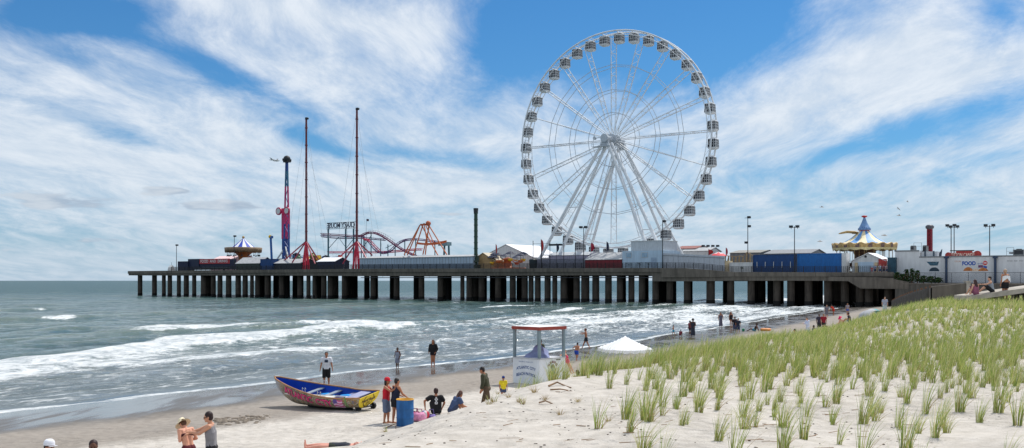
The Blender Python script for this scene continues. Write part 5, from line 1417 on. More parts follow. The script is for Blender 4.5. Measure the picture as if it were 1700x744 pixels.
# ---------------------------------------------------------------- painted surf boat
def build_boat():
    L = 4.55; Y = 40.3
    c = ground(534, Y); rot = R(-31); roll = R(9)
    t = thing('surf_boat','painted wooden surf boat with pink lettering, blue inside and yellow transom on the sand','boat',(c.x,c.y,c.z+.02))
    t.rotation_euler = (roll, 0, rot)
    NS, NT_ = 28, 10
    def half(s): return (.015+.80*(math.sin(PI*min(1,(s*.92+.02))*.62)**.75))*(1-.22*sm((s-.6)/.4)) if s > 0 else .015
    def sheer(s): return .60+.52*(1-s)**2.2*1.0+.06*sm((s-.8)/.2)
    def keel(s): return .06+.62*max(0,(1-s*3.1))**2.6+.10*sm((s-.72)/.28)
    def xs(s, v): return -L/2+L*s-(.14*(v)*(1-s)**3)+(.30*v*sm((s-.86)/.14))
    def hull(s, v, off=0.0):
        """v 0 keel .. 1 sheer, half breadth"""
        b = half(s)-off; k = keel(s)+off*1.3; h = sheer(s)
        y = max(b,0.004)*(1-(1-v)**2.3)**.62 if v > 0 else 0
        return xs(s,v), y, k+(h-k)*v**1.25
    def side(sg, off):
        vs = []
        for i in range(NS+1):
            for j in range(NT_+1):
                x,y,z = hull(i/NS, j/NT_, off); vs.append((x, sg*y, z))
        f = [(i*(NT_+1)+j,(i+1)*(NT_+1)+j,(i+1)*(NT_+1)+j+1,i*(NT_+1)+j+1) for i in range(NS) for j in range(NT_)]
        if sg*(1 if off == 0 else -1) > 0: f = [tuple(reversed(a)) for a in f]
        return vs, f
    # mural on the planks: broken patches of colour
    m, tt, out = newmat('painted_planks'); co = tt.new('ShaderNodeTexCoord').outputs['Object']
    n1 = tt.noise(co,3.2,5,.65,1.2); n2 = tt.noise(tt.mapv(co,(1,1,1.6),(0,0,0),(4,2,7)),5.5,4,.6,1.5); n3 = tt.noise(co,11,3,.6)
    base = tt.ramp(n1,[(.28,lin((48,70,58))),(.40,lin((128,116,96))),(.50,lin((190,178,150))),(.60,lin((160,118,78))),(.72,lin((86,110,70)))])
    base = tt.mix(tt.ss(n2,.56,.66),base,lin((104,110,132))); base = tt.mix(tt.m('MULTIPLY',tt.ss(n2,.44,.36),.8),base,lin((62,58,56)))
    base = tt.mix(tt.m('MULTIPLY',tt.ss(n3,.60,.68),.6),base,lin((196,70,74))); base = tt.mix(tt.m('MULTIPLY',tt.ss(n3,.36,.30),.7),base,lin((90,120,70)))
    sx = tt.new('ShaderNodeSeparateXYZ'); tt.l.new(co,sx.inputs[0])
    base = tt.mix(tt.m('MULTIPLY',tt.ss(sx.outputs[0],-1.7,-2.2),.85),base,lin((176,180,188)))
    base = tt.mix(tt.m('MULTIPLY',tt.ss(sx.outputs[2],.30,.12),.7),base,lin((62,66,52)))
    principled(tt,out,base,.55)
    q = MB()
    for sg in (-1,1): q.add(*side(sg,0.0),0,True)
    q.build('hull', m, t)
    q = MB()
    for sg in (-1,1): q.add(*side(sg,.03),0,True)
    q.build('inner_hull', pm((4,66,168),.5,.2,1.2), t)
    WOOD = pm((178,132,92),.6,.25,3)
    for sg in (-1,1):
        q = MB(); q.tube([Vector(hull(i/NS,1)[:1]+(sg*(hull(i/NS,1)[1]-.012),hull(i/NS,1)[2]+.012)) for i in range(NS+1)],.032,6); q.build('gunwale', WOOD, t)
    q = MB(); q.tube([Vector((xs(0,v),0,hull(0,v)[2])) for v in [j/8 for j in range(9)]]+[Vector((xs(0,1)-.03,0,sheer(0)+.06))],.03,6); q.build('stem_post', pm((176,176,172),.6,.2), t)
    # transom
    tr = [hull(1,j/NT_) for j in range(NT_+1)]
    pl_ = [(x+.01,-y,z) for x,y,z in tr]+[(x+.01,y,z) for x,y,z in reversed(tr)]
    pl2 = [(x-.05,y,z) for x,y,z in pl_]; n = len(pl_)
    q = MB(); q.add(pl_+pl2,[tuple(range(n)),tuple(reversed(range(n,2*n)))]+[(i,n+i,n+(i+1)%n,(i+1)%n) for i in range(n)])
    tq = q.build('transom', pm((236,206,26),.5,.1), t)
    # round badge and words on the transom
    x1,y1,z1_ = tr[-1]; x0,y0,z0_ = tr[0]
    def tpt(a, b):   # a sideways, b height 0..1
        v = clamp(b)**.8; b = clamp(b); return (x0+(x1-x0)*v+.024, a, z0_+(z1_-z0_)*b)
    q = MB(); cb = .60
    for i in range(32):
        a0_,a1_ = 2*PI*i/32, 2*PI*(i+1)/32
        if -.25 < math.sin((a0_+a1_)/2) < .25: continue
        q.add([tpt(.30*math.cos(a),cb+(.30*math.sin(a))/(z1_-z0_)) if k == 0 else tpt(.27*math.cos(a),cb+(.27*math.sin(a))/(z1_-z0_)) for k,a in ((0,a0_),(0,a1_),(1,a1_),(1,a0_))],[(0,1,2,3)])
    q.build('round_badge', pm((92,70,36),.6,.2), tq); q = MB()
    def ttext(txt, cb_, size, width, bold=0):
        vs, fs = text_mesh(txt,size,0,bold); w = max(v.x for v in vs)-min(v.x for v in vs)
        q.add([tpt(v.x*width/w, cb_+v.y/(z1_-z0_)) for v in vs], fs)
    ttext('Hard Rock',cb,.17,.84,.006); ttext('CAFE',cb-.24,.09,.22,.003); ttext('ATLANTIC CITY',.17,.075,.40,.002)
    q.build('lettering', pm((92,70,36),.6,.2), tq)
    # pink name following the planks, near side
    q = MB()
    def on_hull(x, z):
        s_ = clamp((x+L/2)/L,0,1); h = sheer(s_); k = keel(s_); v = clamp((z-k)/(h-k))**(1/1.25)
        s2 = clamp(s_+(x-xs(s_,v))/L,0,1); return hull(s2,v)[1]
    def side_word(txt, x0w, x1w, size, bold, mi):
        vs, fs = text_mesh(txt,size,0,bold); a_ = min(v.x for v in vs); w = max(v.x for v in vs)-a_; o = []
        for v in vs:
            x = x0w+(v.x-a_)/w*(x1w-x0w); s_ = (x+L/2)/L
            z = sheer(s_)-.235+v.y
            o.append((x, -on_hull(x,z)-.012-(.006 if mi == 0 else 0), z))
        q.add(o, fs, mi)
    side_word('ATLANTIC  CITY',-1.60,1.22,.37,.022,1); side_word('ATLANTIC  CITY',-1.60,1.22,.37,.010,0)
    q.build('name_lettering', [pm((232,70,130),.55,.12),pm((120,26,70),.6,.2)], t)
    q = MB(); A = 7; B = 6
    for i in range(A):
        for j in range(B):
            p = []
            for di,dj in ((0,0),(1,0),(1,1),(0,1)):
                x = 1.30+.42*(i+di)/A; s_ = (x+L/2)/L; z = sheer(s_)-.40+.36*(j+dj)/B+.03*math.sin((i+di)*.9); p.append((x,-on_hull(x,z)-.014,z))
            q.add(p,[(0,1,2,3)],1 if (i < 3 and j > 2) else (0 if j%2 else 2))
    q.build('flag_painting', [pm((214,92,150),.6,.2),pm((104,84,156),.6,.2),pm((226,190,214),.6,.1)], t)
    q = MB(); 
    for i in range(10): 
        z = .25+.045*i; q.add([(1.83,-on_hull(1.83,z)-.012,z),(1.90,-on_hull(1.90,z)-.012,z),(1.90,-on_hull(1.90,z+.045)-.012,z+.045),(1.83,-on_hull(1.83,z+.045)-.012,z+.045)],[(0,1,2,3)])
    q.build('green_stripe', pm((120,160,96),.6,.2), t)
    for s_ in (.42,.60,.78):
        b = half(s_)-.03; z = sheer(s_)-.12; x = xs(s_,.9)
        q = MB(); q.box(x-.11,x+.11,-b*.985,b*.985,z-.035,z); q.build('thwart', pm((150,160,172),.7,.25) if s_ != .78 else pm((120,124,160),.7,.25), t)
    q = MB(); q.box(xs(.9,1)-.22,xs(.9,1)+.30,-half(.95)+.05,half(.95)-.05,sheer(.93)-.07,sheer(.93)-.04); q.build('stern_deck', pm((158,160,190),.7,.2), t)
    for s_,sg in ((.45,-1),(.45,1),(.64,-1),(.64,1)):
        q = MB(); x = xs(s_,1); y = sg*(half(s_)-.02); z = sheer(s_)+.02
        for dx in (-.07,.07):
            q.tube([(x+dx,y,z),(x+dx-.02,y,z+.13),(x+dx,y,z+.19),(x+dx+.035,y,z+.13)],.012,5)
        q.build('oarlock', GREYW, t)
    q = MB(); q.box(-L*.16,L*.36,-.035,.035,-.02,.062); q.build('keel_skid', DARK, t)
    # trolley the boat rests on
    tl = thing('boat_roller','low dark wheeled roller under the stern of the surf boat','boat trolley',ground(607,39.4),rot)
    q = MB(); q.cyl((0,-.5,.12),(0,.5,.12),.035,.035,8); q.build('axle', DARK, tl)
    for y in (-.5,.42):
        q = MB(); q.cyl((0,y,.12),(0,y+.1,.12),.13,.13,14); q.cyl((0,y-.01,.12),(0,y+.11,.12),.05,.05,10); q.build('wheel', BLACKM, tl)
    def inb(x,y,z): return t.matrix_basis @ Vector((x,y,z))
    for x,y,z,col,lab,d in ((.22,.15,.42,(40,160,236),'bright blue float lying amidships in the surf boat',.26),(1.35,.05,.46,(40,160,236),'bright blue float lying near the stern in the surf boat',.2)):
        o = thing('rescue_float',lab,'float',inb(x,y,z-.16),rot); q = MB(); q.tube([(-.36,0,.12),(-.3,0,.13),(0,0,.15),(.3,0,.13),(.36,0,.12)],[.06,.13,.15,.13,.06],10); q.build('float_body', pm(col,.5,.1), o)
        q = MB(); q.tube([(-.4,0,.12),(-.5,.1,.05),(-.4,.2,.03)],.012,5); q.build('rope', OFFW, o)
    for k,(x,y,lab) in enumerate(((-.35,-.34,'white oar lying along the near side of the surf boat'),(.55,-.20,'white oar lying across the thwarts of the surf boat nearer the stern'))):
        o = thing('oar',lab,'oar',inb(x,y,.53 if k == 0 else .53),rot); o.rotation_euler = (roll,0,rot+R(3+4*k)); q = MB(); q.cyl((-1.2,0,0.02),(.9,0,0.02),.028,.028,8); q.build('shaft', pm((224,222,212),.6,.15), o)
        q = MB(); q.box(.9,1.35,-.075,.075,.01,.03); q.build('blade', pm((224,222,212),.6,.15), o)
build_boat()

# ---------------------------------------------------------------- blue drum and the things on the sand
c = ground(672.5, 34.6)
b = thing('litter_drum','blue steel drum with ribs and a yellow-lined open top on the sand','drum',(c.x,c.y,c.z-.02))
q = MB(); q.lathe([(.29,0),(.30,.02),(.30,.30),(.312,.32),(.30,.34),(.30,.60),(.312,.62),(.30,.64),(.30,.93)],(0,0,0),28); q.build('drum', pm((30,96,158),.6,.35,2.0,streak=True), b)
q = MB(); q.lathe([(.297,.60),(.29,.90),(.30,.93),(.315,.945),(.30,.96),(.285,.945),(.28,.72),(.01,.70)],(0,0,0),28); q.build('liner', pm((222,168,62),.7,.2,3), b)
def bag(px, Y, r, col, label, name='beach_bag', sc=(1,1,1.1)):
    c = ground(px,Y); o = thing(name,label,'bag',(c.x,c.y,c.z-.01)); q = MB(); n = 14
    prof = [(.55,0),(.95,.1),(1.0,.5),(.85,.95),(.6,1.15),(.35,1.2)]
    q.lathe([(a*r,z*r*sc[2]) for a,z in prof],(0,0,0),n,wob=lambda i,j,rr,z:(rr*(1+.09*math.sin(j*2.3+i)),z+.04*r*math.sin(j*1.7)))
    q.build('bag_body', pm(col,.8,.45,7.0), o); q = MB(); q.tube([(-.5*r,0,r),(-.35*r,0,1.75*r),(.35*r,0,1.75*r),(.5*r,0,r)],.02,6); q.build('strap', pm(tuple(int(x*.7) for x in col),.8,.2), o)
bag(689,36.2,.24,(196,84,128),'magenta patterned beach bag right beside the blue drum')
bag(696,35.9,.25,(226,150,186),'pale pink beach bag between the blue drum and the ball')
c = ground(706,36.4); o = thing('beach_ball','blue, white and red beach ball on the sand right of the pink bags','ball',c)
q = MB(); q.sphere((0,0,.15),.16,18,12); q.mi = [(i//3)%3 for i in range(len(q.f))]; q.build('ball', [pm((30,70,170),.4,.1),OFFW,pm((190,40,60),.4,.1)], o)
bag(716,36.6,.19,(128,112,176),'small violet bag right of the beach ball',sc=(1,1,.7))

# seaweed-dark clods of dug sand behind the couple
q = MB(); rnd = random.Random(21)
for i in range(120):
    f = rnd.random(); px = 358+f*90; p = ground_py(px, 700-6*f+rnd.gauss(0,2.4)); r_ = rnd.uniform(.03,.11)*(1-.3*f)
    q.sphere((p.x,p.y,p.z+r_*.1),(r_*rnd.uniform(.8,1.8),r_,r_*.5),7,5)
tag(q.build('dug_sand', pm((142,130,116),.95,.4,4,bump=.5)), 'heap of dark dug sand clods on the beach behind the couple', 'sand heap', kind='stuff')

# gulls
def gull(px, py, Y, s_, rz, roll, label):
    p = wpt(px,py,Y); o = thing('gull',label,'bird',p,rz,'gulls in flight'); o.rotation_euler = (0,roll,rz)
    q = MB(); q.tube([(0,-.32*s_,0),(0,-.15*s_,.01),(0,.08*s_,.02),(0,.26*s_,.03),(0,.36*s_,.02),(0,.44*s_,0)],[.01*s_,.07*s_,.095*s_,.06*s_,.05*s_,.008*s_],8); q.build('body', OFFW, o)
    for sg in (-1,1):
        q = MB(); pts = [(.05,.10,.02),(.35,.16,.14),(.72,.02,.05),(.70,-.03,.05),(.36,.0,.13),(.05,-.08,.02)]
        q.add([(sg*a*s_,b*s_,c_*s_) for a,b,c_ in pts],[(0,1,4,5),(1,2,3,4)]); q.build('wing', pm((120,124,130),.7,.2), o)
for a in ((452.5,265.5,150,1.3,R(70),.2,'left of two gulls flying beside the ride tower'),(460,267,150,1.5,R(80),-.3,'right of two gulls flying beside the ride tower'),(1492,347,120,.6,R(40),.5,'gull above and right of the carousel spire, higher of a pair'),(1493,358,120,.75,R(80),.1,'gull above and right of the carousel spire, lower of a pair'),(1507,335,140,.55,R(60),.3,'highest small gull over the white food building'),(1469,391,130,1.1,R(85),-.1,'gull gliding just right of the carousel roof'),(1365,344,150,.9,R(75),.1,'small gull between the grey lamp post and the carousel'),(1362,401,150,1.1,R(70),-.2,'low gull above the bright blue container')):
    gull(*a)
# ---------------------------------------------------------------- people
DG = None
def remesh(mb, voxel, smooth=4):
    """fuse the closed pieces of a builder into one continuous smooth skin"""
    me = bpy.data.meshes.new('skin'); me.from_pydata(mb.v, [], mb.f); me.update()
    ob = bpy.data.objects.new('skin', me); COL.objects.link(ob)
    r = ob.modifiers.new('r','REMESH'); r.mode = 'VOXEL'; r.voxel_size = voxel; r.use_smooth_shade = True
    if smooth:
        s_ = ob.modifiers.new('s','SMOOTH'); s_.iterations = smooth; s_.factor = .5
    dg = bpy.context.evaluated_depsgraph_get(); dg.update()
    out = bpy.data.meshes.new_from_object(ob.evaluated_get(dg))
    COL.objects.unlink(ob); bpy.data.objects.remove(ob); bpy.data.meshes.remove(me)
    out.polygons.foreach_set('use_smooth', [True]*len(out.polygons))
    return out
def cap(mb, a, b, ra, rb, n=10):
    """closed tapered capsule"""
    a = Vector(a); b = Vector(b); d = b-a; L = d.length
    if L < 1e-5: d = Vector((0,0,1)); 
    d = d.normalized(); t = d.cross(Vector((0,0,1)))
    if t.length < 1e-2: t = d.cross(Vector((0,1,0)))
    t.normalize(); e = d.cross(t)
    prof = [(-1.0,.0,ra,a),(-.75,.66,ra,a),(0,1,ra,a),(0,1,rb,b),(.75,.66,rb,b),(1.0,0,rb,b)]
    vs = []
    for (o,k,r,c) in prof:
        if k == 0: vs.append(c+d*(o*r)); continue
        for i in range(n):
            th = 2*PI*i/n; vs.append(c+d*(o*r)+t*(r*k*math.cos(th))+e*(r*k*math.sin(th)))
    l = len(vs)-1; fs = [(0,1+(i+1)%n,1+i) for i in range(n)]
    for q in range(3): fs += [(1+q*n+i,1+q*n+(i+1)%n,1+(q+1)*n+(i+1)%n,1+(q+1)*n+i) for i in range(n)]
    fs += [(l,1+3*n+i,1+3*n+(i+1)%n) for i in range(n)]
    mb.add(vs, fs, 0, True)
def ik(a, b, l1, l2, pole):
    d = b-a; L = min(d.length,(l1+l2)*.999); L = max(L, abs(l1-l2)+1e-3); u = d.normalized()
    b2 = a+u*L; x = (L*L+l1*l1-l2*l2)/(2*L); h = math.sqrt(max(l1*l1-x*x,0))
    p = pole-u*pole.dot(u)
    if p.length < 1e-4: p = Vector((0,1,0))-u*u.y
    return a+u*x+p.normalized()*h, b2

_skin = {}
def skin(rgb): return pm(rgb, .55, .12, 6.0, tag='skin')
def cloth(rgb, var=.18): return pm(rgb, .85, var, 5.0, tag='cloth')
LIGHT=(214,164,136); TANNED=(176,118,88); DARKS=(104,66,48); PALE=(226,184,160)
HAIR_D=(34,26,24); HAIR_B=(92,62,42)

def person(label, pos, h, face, skin_c=TANNED, pel=.53, lean=0, side=0, twist=0, head=(0,0), feet=((-.062,0),(.062,0)), hands=None,
           elbow=None, knee=None, top=None, bottom=None, hair=('short',HAIR_D), hat=None, detail=0, xf=None, sleeves=True, group=None, elbow_poles=None, extra=None, foot_z=(0,0), shoulder_w=.112, fat=1.0):
    """top: (kind, colour); bottom: (kind, colour); all pose numbers in body heights, +y is the facing direction"""
    V = Vector
    P = V((0,0,pel)); la = R(lean); sa = R(side)
    up = V((math.sin(sa),math.sin(la),math.cos(la)*math.cos(sa))).normalized()
    tw = R(twist); rx = V((math.cos(tw),math.sin(tw),0)); rx = (rx-up*rx.dot(up)).normalized()
    fw = up.cross(rx); fw = fw if fw.y > -9 else -fw
    N = P+up*.305; SH = [P+up*.282-rx*shoulder_w, P+up*.282+rx*shoulder_w]
    hp, hy = R(head[0]), R(head[1])
    hf = (fw*math.cos(hy)+rx*-math.sin(hy)).normalized()
    hu = (up*.45+V((0,0,1))*.55).normalized(); hd = (hu*math.cos(hp)+hf*math.sin(hp)).normalized(); hf = (hf*math.cos(hp)-hu*math.sin(hp)).normalized(); hr = hf.cross(hd)
    HC = N+hd*.098+hf*.012
    HM = Matrix((hr,hf,hd)).transposed()
    if hands is None: hands = ((-.155,.03,pel-.02),(.155,.03,pel-.02))
    elb=[];wr=[];kn=[];an=[]
    for i,sg in enumerate((-1,1)):
        pole = V((sg*.5,-.8,-.3)) if elbow_poles is None else V(elbow_poles[i])
        e,w = ik(SH[i], V(hands[i]), .168, .150, pole); elb.append(e); wr.append(w)
        H = P+V((sg*.052,0,-.01))
        a_ = V((feet[i][0],feet[i][1],.042+foot_z[i])); k,a2 = ik(H, a_, .245, .235, V((sg*.12,1,.25)) if knee is None else V(knee[i])); kn.append(k); an.append(a2)
    b = MB()
    B = lambda a,c,ra,rb: cap(b, a*h, c*h, ra*h, rb*h)
    f_ = fat
    for sg in (-1,1):
        B(P+rx*(sg*.040)-up*.01, P+rx*(sg*.034)+up*.07, .060*f_, .054*f_)
        B(P+rx*(sg*.034)+up*.07, P+rx*(sg*.050)+up*.20, .054*f_, .060*f_)
        B(P+rx*(sg*.050)+up*.20, P+rx*(sg*.062)+up*.265, .060*f_, .045*f_)
        B(P-fw*.018+rx*(sg*.034)-up*.02, P+V((sg*.055,0,-.03))-fw*.012, .056*f_, .058*f_)
    B(N-up*.04, N+hd*.05, .040, .031); B(N-up*.035, SH[0], .036, .036); B(N-up*.035, SH[1], .036, .036)
    for i,sg in enumerate((-1,1)):
        H = P+V((sg*.052,0,-.01))
        B(H, kn[i], .056*f_, .036*f_); m_ = kn[i].lerp(an[i],.35); B(kn[i], m_, .035*f_, .035*f_); B(m_, an[i], .035*f_, .020)
        fd = (V((feet[i][0]*.35,1,0))).normalized(); dz = V((0,0,-.026))
        if xf is not None or foot_z[i] < 0: pass
        B(an[i]+dz*.9-fd*.018, an[i]+dz+fd*.06, .018, .017); B(an[i]+dz+fd*.06, an[i]+dz*1.15+fd*.10, .017, .013); B(an[i], an[i]+dz+fd*.03, .02, .018)
        B(SH[i], SH[i].lerp(elb[i],.5), .034*f_, .029*f_); B(SH[i].lerp(elb[i],.5), elb[i], .029*f_, .024); q_ = elb[i].lerp(wr[i],.3); B(elb[i], q_, .024, .025*f_); B(q_, wr[i], .025*f_, .0155)
        ad = (wr[i]-elb[i]).normalized(); across = ad.cross(V((0,0,1)) if abs(ad.z) < .9 else V((0,1,0))).normalized(); thn = ad.cross(across)
        if abs(ad.z) > .6: across = V((0,1,0)) - ad*ad.y; across.normalize(); thn = ad.cross(across)
        B(wr[i], wr[i]+ad*.05, .014, .017); B(wr[i]+ad*.03-across*.010, wr[i]+ad*.052-across*.012, .012, .011); B(wr[i]+ad*.03+across*.010, wr[i]+ad*.052+across*.012, .012, .011)
        curl = thn*(.012 if detail else .01)
        for k_,(o,l) in enumerate(((-.018,.040),(-.0062,.046),(.0062,.043),(.018,.034))):
            s0 = wr[i]+ad*.052+across*o; s1 = s0+ad*l*.5+curl*.3+across*o*.12; s2 = s1+ad*l*.42+curl*.9
            B(s0,s1,.0056,.0052); B(s1,s2,.0052,.0042)
        tb = wr[i]+ad*.016-across*.012; B(tb, tb+ad*.026-across*.018+curl*.4, .0075,.0062); B(tb+ad*.026-across*.018+curl*.4, tb+ad*.046-across*.016+curl*.9, .006,.0045)
    # head: skull, jaw, nose, brow, ears
    hm = HM.to_4x4()
    b.sphere(HC*h+hd*(.010*h), (.046*h,.058*h,.058*h), 16, 12, 0, hm)
    b.sphere(HC*h+hf*(.016*h)-hd*(.028*h), (.035*h,.040*h,.038*h), 14, 10, 0, hm)
    B(HC+hf*.052-hd*.002, HC+hf*.064-hd*.018, .006, .009); B(HC+hf*.048-hr*.022+hd*.008, HC+hf*.048+hr*.022+hd*.008, .010, .010)
    B(HC+hf*.046-hr*.010-hd*.036, HC+hf*.046+hr*.010-hd*.036, .010, .010); B(HC+hf*.040-hd*.055, HC+hf*.042-hd*.054, .014, .014)
    for sg in (-1,1): b.sphere((HC+hr*(sg*.047)-hf*.004-hd*.006)*h, (.007*h,.014*h,.019*h), 8, 6, 0, hm)
    vox = [.022,.013,.0085][detail]
    def emit(name, mbx, mat, parent, vx, smn=4):
        me = remesh(mbx, vx, smn)
        if xf is not None: me.transform(xf)
        me.materials.append(mat); me.name = name
        o = bpy.data.objects.new(name, me); COL.objects.link(o)
        if parent: o.parent = parent
        return o
    body = emit('person', b, skin(skin_c), None, vox, 3 if detail == 2 else 2)
    tag(body, label, 'person', group)
    def plain(name, mbx, mats):
        if xf is not None: mbx.v = [tuple(xf @ Vector(v)) for v in mbx.v]
        return mbx.build(name, mats, body)
    def tubecl(mbx, a, c, ra, rc): cap(mbx, a*h, c*h, ra*h, rc*h)
    def sleeve(mbx, a, c, ra, rc, n=14):
        """flat-ended piece so that hems end cleanly"""
        mbx.cyl(a*h, c*h, ra*h, rc*h, n)
    cv = max(vox, .012)
    if top:
        kind, col = top; m = MB(); g = .012
        lo = {'tee':-.035,'tank':-.03,'jacket':-.06,'dress':-.05,'crop':.12,'bikini':.15,'swimsuit':-.05}[kind]
        for sg in (-1,1):
            if kind == 'bikini':
                sleeve(m, P+rx*(sg*.05)+up*.185, P+rx*(sg*.056)+up*.225, .062*f_+.006, .060*f_+.006); continue
            if kind not in ('crop',): sleeve(m, P+rx*(sg*.038)+up*lo, P+rx*(sg*.034)+up*.08, .064*f_+g, .058*f_+g)
            sleeve(m, P+rx*(sg*.034)+up*(.07 if kind != 'crop' else .12), P+rx*(sg*.050)+up*.20, .058*f_+g, .062*f_+g)
            tubecl(m, P+rx*(sg*.050)+up*.19, P+rx*(sg*.060)+up*.255, .061*f_+g, .040*f_+g)
        for i,sg in enumerate((-1,1)):
            if kind in ('tee','jacket'):
                tubecl(m, N-up*.045, SH[i], .036+g, .038+g)
                if kind == 'tee': sleeve(m, SH[i]-(elb[i]-SH[i])*.05, SH[i].lerp(elb[i],.72), .040+g, .038+g)
                else:
                    sleeve(m, SH[i], elb[i], .040+g, .032+g); tubecl(m, elb[i], elb[i], .032+g, .032+g); sleeve(m, elb[i], elb[i].lerp(wr[i],.92), .032+g, .024+g)
            elif kind in ('tank','dress','swimsuit'):
                tubecl(m, P+up*.25+rx*(sg*.05), N-up*.03+rx*(sg*.045), .030+g, .018+g)
        emit({'tee':'t_shirt','tank':'tank_top','jacket':'jacket','dress':'dress','crop':'top','bikini':'bikini_top','swimsuit':'swimsuit'}[kind], m, cloth(col), body, cv, 2)
    if top and top[0] == 'dress' or (bottom and bottom[0] in ('skirt','longskirt')):
        col = (bottom or top)[1]; q = MB(); n = 22; hem = .30 if not (bottom and bottom[0] == 'longskirt') else .10
        kc = (kn[0]+kn[1])/2; hc = P-up*.02
        low = V((kc.x*.7, kc.y*.7, hem)); prof = []
        for k in range(8):
            f = k/7; c = hc.lerp(low,f); r1 = .100+.035*f; r2 = .078+.035*f
            prof.append([((c.x+r1*math.cos(2*PI*j/n)*(1+.05*math.sin(j*2.1)*f))*h,(c.y+r2*math.sin(2*PI*j/n)*(1+.05*math.sin(j*1.7)*f))*h,c.z*h) for j in range(n)])
        vs = sum(prof,[]); q.add(vs,[(k*n+j,(k+1)*n+j,(k+1)*n+(j+1)%n,k*n+(j+1)%n) for k in range(7) for j in range(n)],0,True)
        plain('skirt', q, cloth(col))
    if bottom and bottom[0] not in ('skirt','longskirt'):
        kind, col = bottom; m = MB(); g = .011
        frac = {'brief':.10,'shorts':.62,'longshorts':.98,'pants':1.0,'mini':.38}[kind]
        for i,sg in enumerate((-1,1)):
            H = P+V((sg*.052,0,-.01))
            sleeve(m, P+rx*(sg*.038)+up*(.045 if kind != 'brief' else .02), P+rx*(sg*.040)-up*.02, .058*f_+g, .061*f_+g)
            cap(m, (P-fw*.018+rx*(sg*.034)-up*.02)*h, (P+V((sg*.055,0,-.03))-fw*.012)*h, (.056*f_+g)*h, (.058*f_+g)*h)
            ww = .012 if kind in ('shorts','longshorts') else 0
            tubecl(m, H, H, .058*f_+g, .058*f_+g)
            sleeve(m, H, H.lerp(kn[i],frac), .058*f_+g, .058*f_-.020*f_*frac+g+ww)
            if kind in ('pants','longshorts'):
                tubecl(m, kn[i], kn[i], .037*f_+g, .037*f_+g); sleeve(m, kn[i], kn[i].lerp(an[i],.92 if kind == 'pants' else .15), .037*f_+g+ww, .028+g+ww)
        emit({'brief':'swim_brief','shorts':'shorts','longshorts':'long_shorts','pants':'trousers','mini':'shorts'}[kind], m, cloth(col), body, cv, 2)
    # hair
    if hair:
        st, col = hair; m = MB()
        c0 = HC+hd*.024-hf*.009
        m.sphere(c0*h, (.053*h,.058*h,.058*h), 16, 12, 0, hm)
        m.sphere((HC-hd*.006-hf*.026)*h, (.050*h,.040*h,.052*h), 14, 10, 0, hm)
        if st == 'long':
            for sg in (-1,0,1): cap(m, (HC-hf*.03+hr*(sg*.028))*h, (N-up*.09-fw*.055+rx*(sg*.045))*h, .034*h, .022*h)
            for sg in (-1,1): cap(m, (HC+hr*(sg*.045)-hf*.01)*h, (N-up*.02-fw*.01+rx*(sg*.06))*h, .016*h, .012*h)
        elif st == 'bob':
            for sg in (-1,0,1): cap(m, (HC-hf*.025+hr*(sg*.030))*h, (HC-hd*.07-hf*.03+hr*(sg*.036))*h, .034*h, .026*h)
        elif st == 'bun': m.sphere((HC-hf*.06+hd*.05)*h, .026*h, 10, 8)
        elif st == 'curly':
            for i in range(14):
                a = i*2.4; m.sphere((c0+hr*(.045*math.cos(a))-hf*(.02+.03*math.sin(a)**2)+hd*(.035*math.sin(a*1.3)))*h, .028*h, 8, 6)
        emit('hair', m, pm(col,.6,.35,14.0,tag='hair'), body, max(vox,.010), 2)
    if hat:
        st, col = hat; q = MB()
        T4 = Matrix.Translation((HC+hd*.030)*h) @ hm
        if st == 'cap':
            prof = [(.061,-.008),(.061,.02),(.052,.045),(.032,.062),(.004,.068)]
            s0 = len(q.v); q.lathe([(a*h,z*h) for a,z in prof],(0,0,0),18); q.v = [(v[0],v[1]*1.12,v[2]) for v in q.v]
            n = 9; up_ = [( .055*h*math.cos(PI*i/n), (.045+.065*math.sin(PI*i/n))*h, -.006*h-.01*h*abs(math.cos(PI*i/n))) for i in range(n+1)]
            dn = [(x,y,z-.006*h) for x,y,z in up_]; k = n+1
            q.add(up_+dn,[tuple(range(k)),tuple(reversed(range(k,2*k)))]+[(i,k+i,k+(i+1)%k,(i+1)%k) for i in range(k)])
        else:
            wide = .125 if st == 'sunhat' else .10
            prof = [(wide,-.035),(wide*.8,-.018),(.060,-.006),(.058,.03),(.046,.055),(.02,.066),(.003,.068)]
            q.lathe([(a*h,z*h) for a,z in prof],(0,0,0),28,wob=lambda i,j,rr,z:(rr*(1+.03*math.sin(j*.9)*(i == 0)),z+(.010*h*math.sin(j*.7)*(i == 0))))
            q.lathe([(a*h,(z-.004)*h) for a,z in prof[:3]],(0,0,0),28)
        q.v = [tuple(T4 @ Vector(v)) for v in q.v]
        plain({'cap':'cap','sunhat':'sun_hat','hat':'hat'}[st], q, cloth(col))
    if detail:
        q = MB()
        for sg in (-1,1): q.sphere((HC+hf*.0535+hr*(sg*.019)-hd*.004)*h, (.0085*h,.004*h,.0055*h), 8, 6, 0, hm)
        plain('eyes', q, pm((30,24,24),.3,.1))
        q = MB(); q.sphere((HC+hf*.0565-hd*.0365)*h, (.013*h,.003*h,.0045*h), 10, 6, 0, hm); plain('mouth', q, pm((150,84,78),.5,.1))
    if extra: extra(dict(P=P,N=N,SH=SH,elb=elb,wr=wr,kn=kn,an=an,HC=HC,hf=hf,hd=hd,hr=hr,up=up,rx=rx,fw=fw,h=h), plain)
    body.location = pos; body.rotation_euler = (0,0,R(face))
    return body

WALK = ((-.06,-.13),(.06,.14))
def stand_hands(pel=.53): return ((-.165,.02,pel-.03),(.165,.03,pel-.03))
def sit(kneeup=.0, spread=.09): return dict(pel=.075, feet=((-spread,.36),(spread,.34)), lean=12)
G = lambda px, Y, dz=0.0: ground(px,Y)+Vector((0,0,dz))

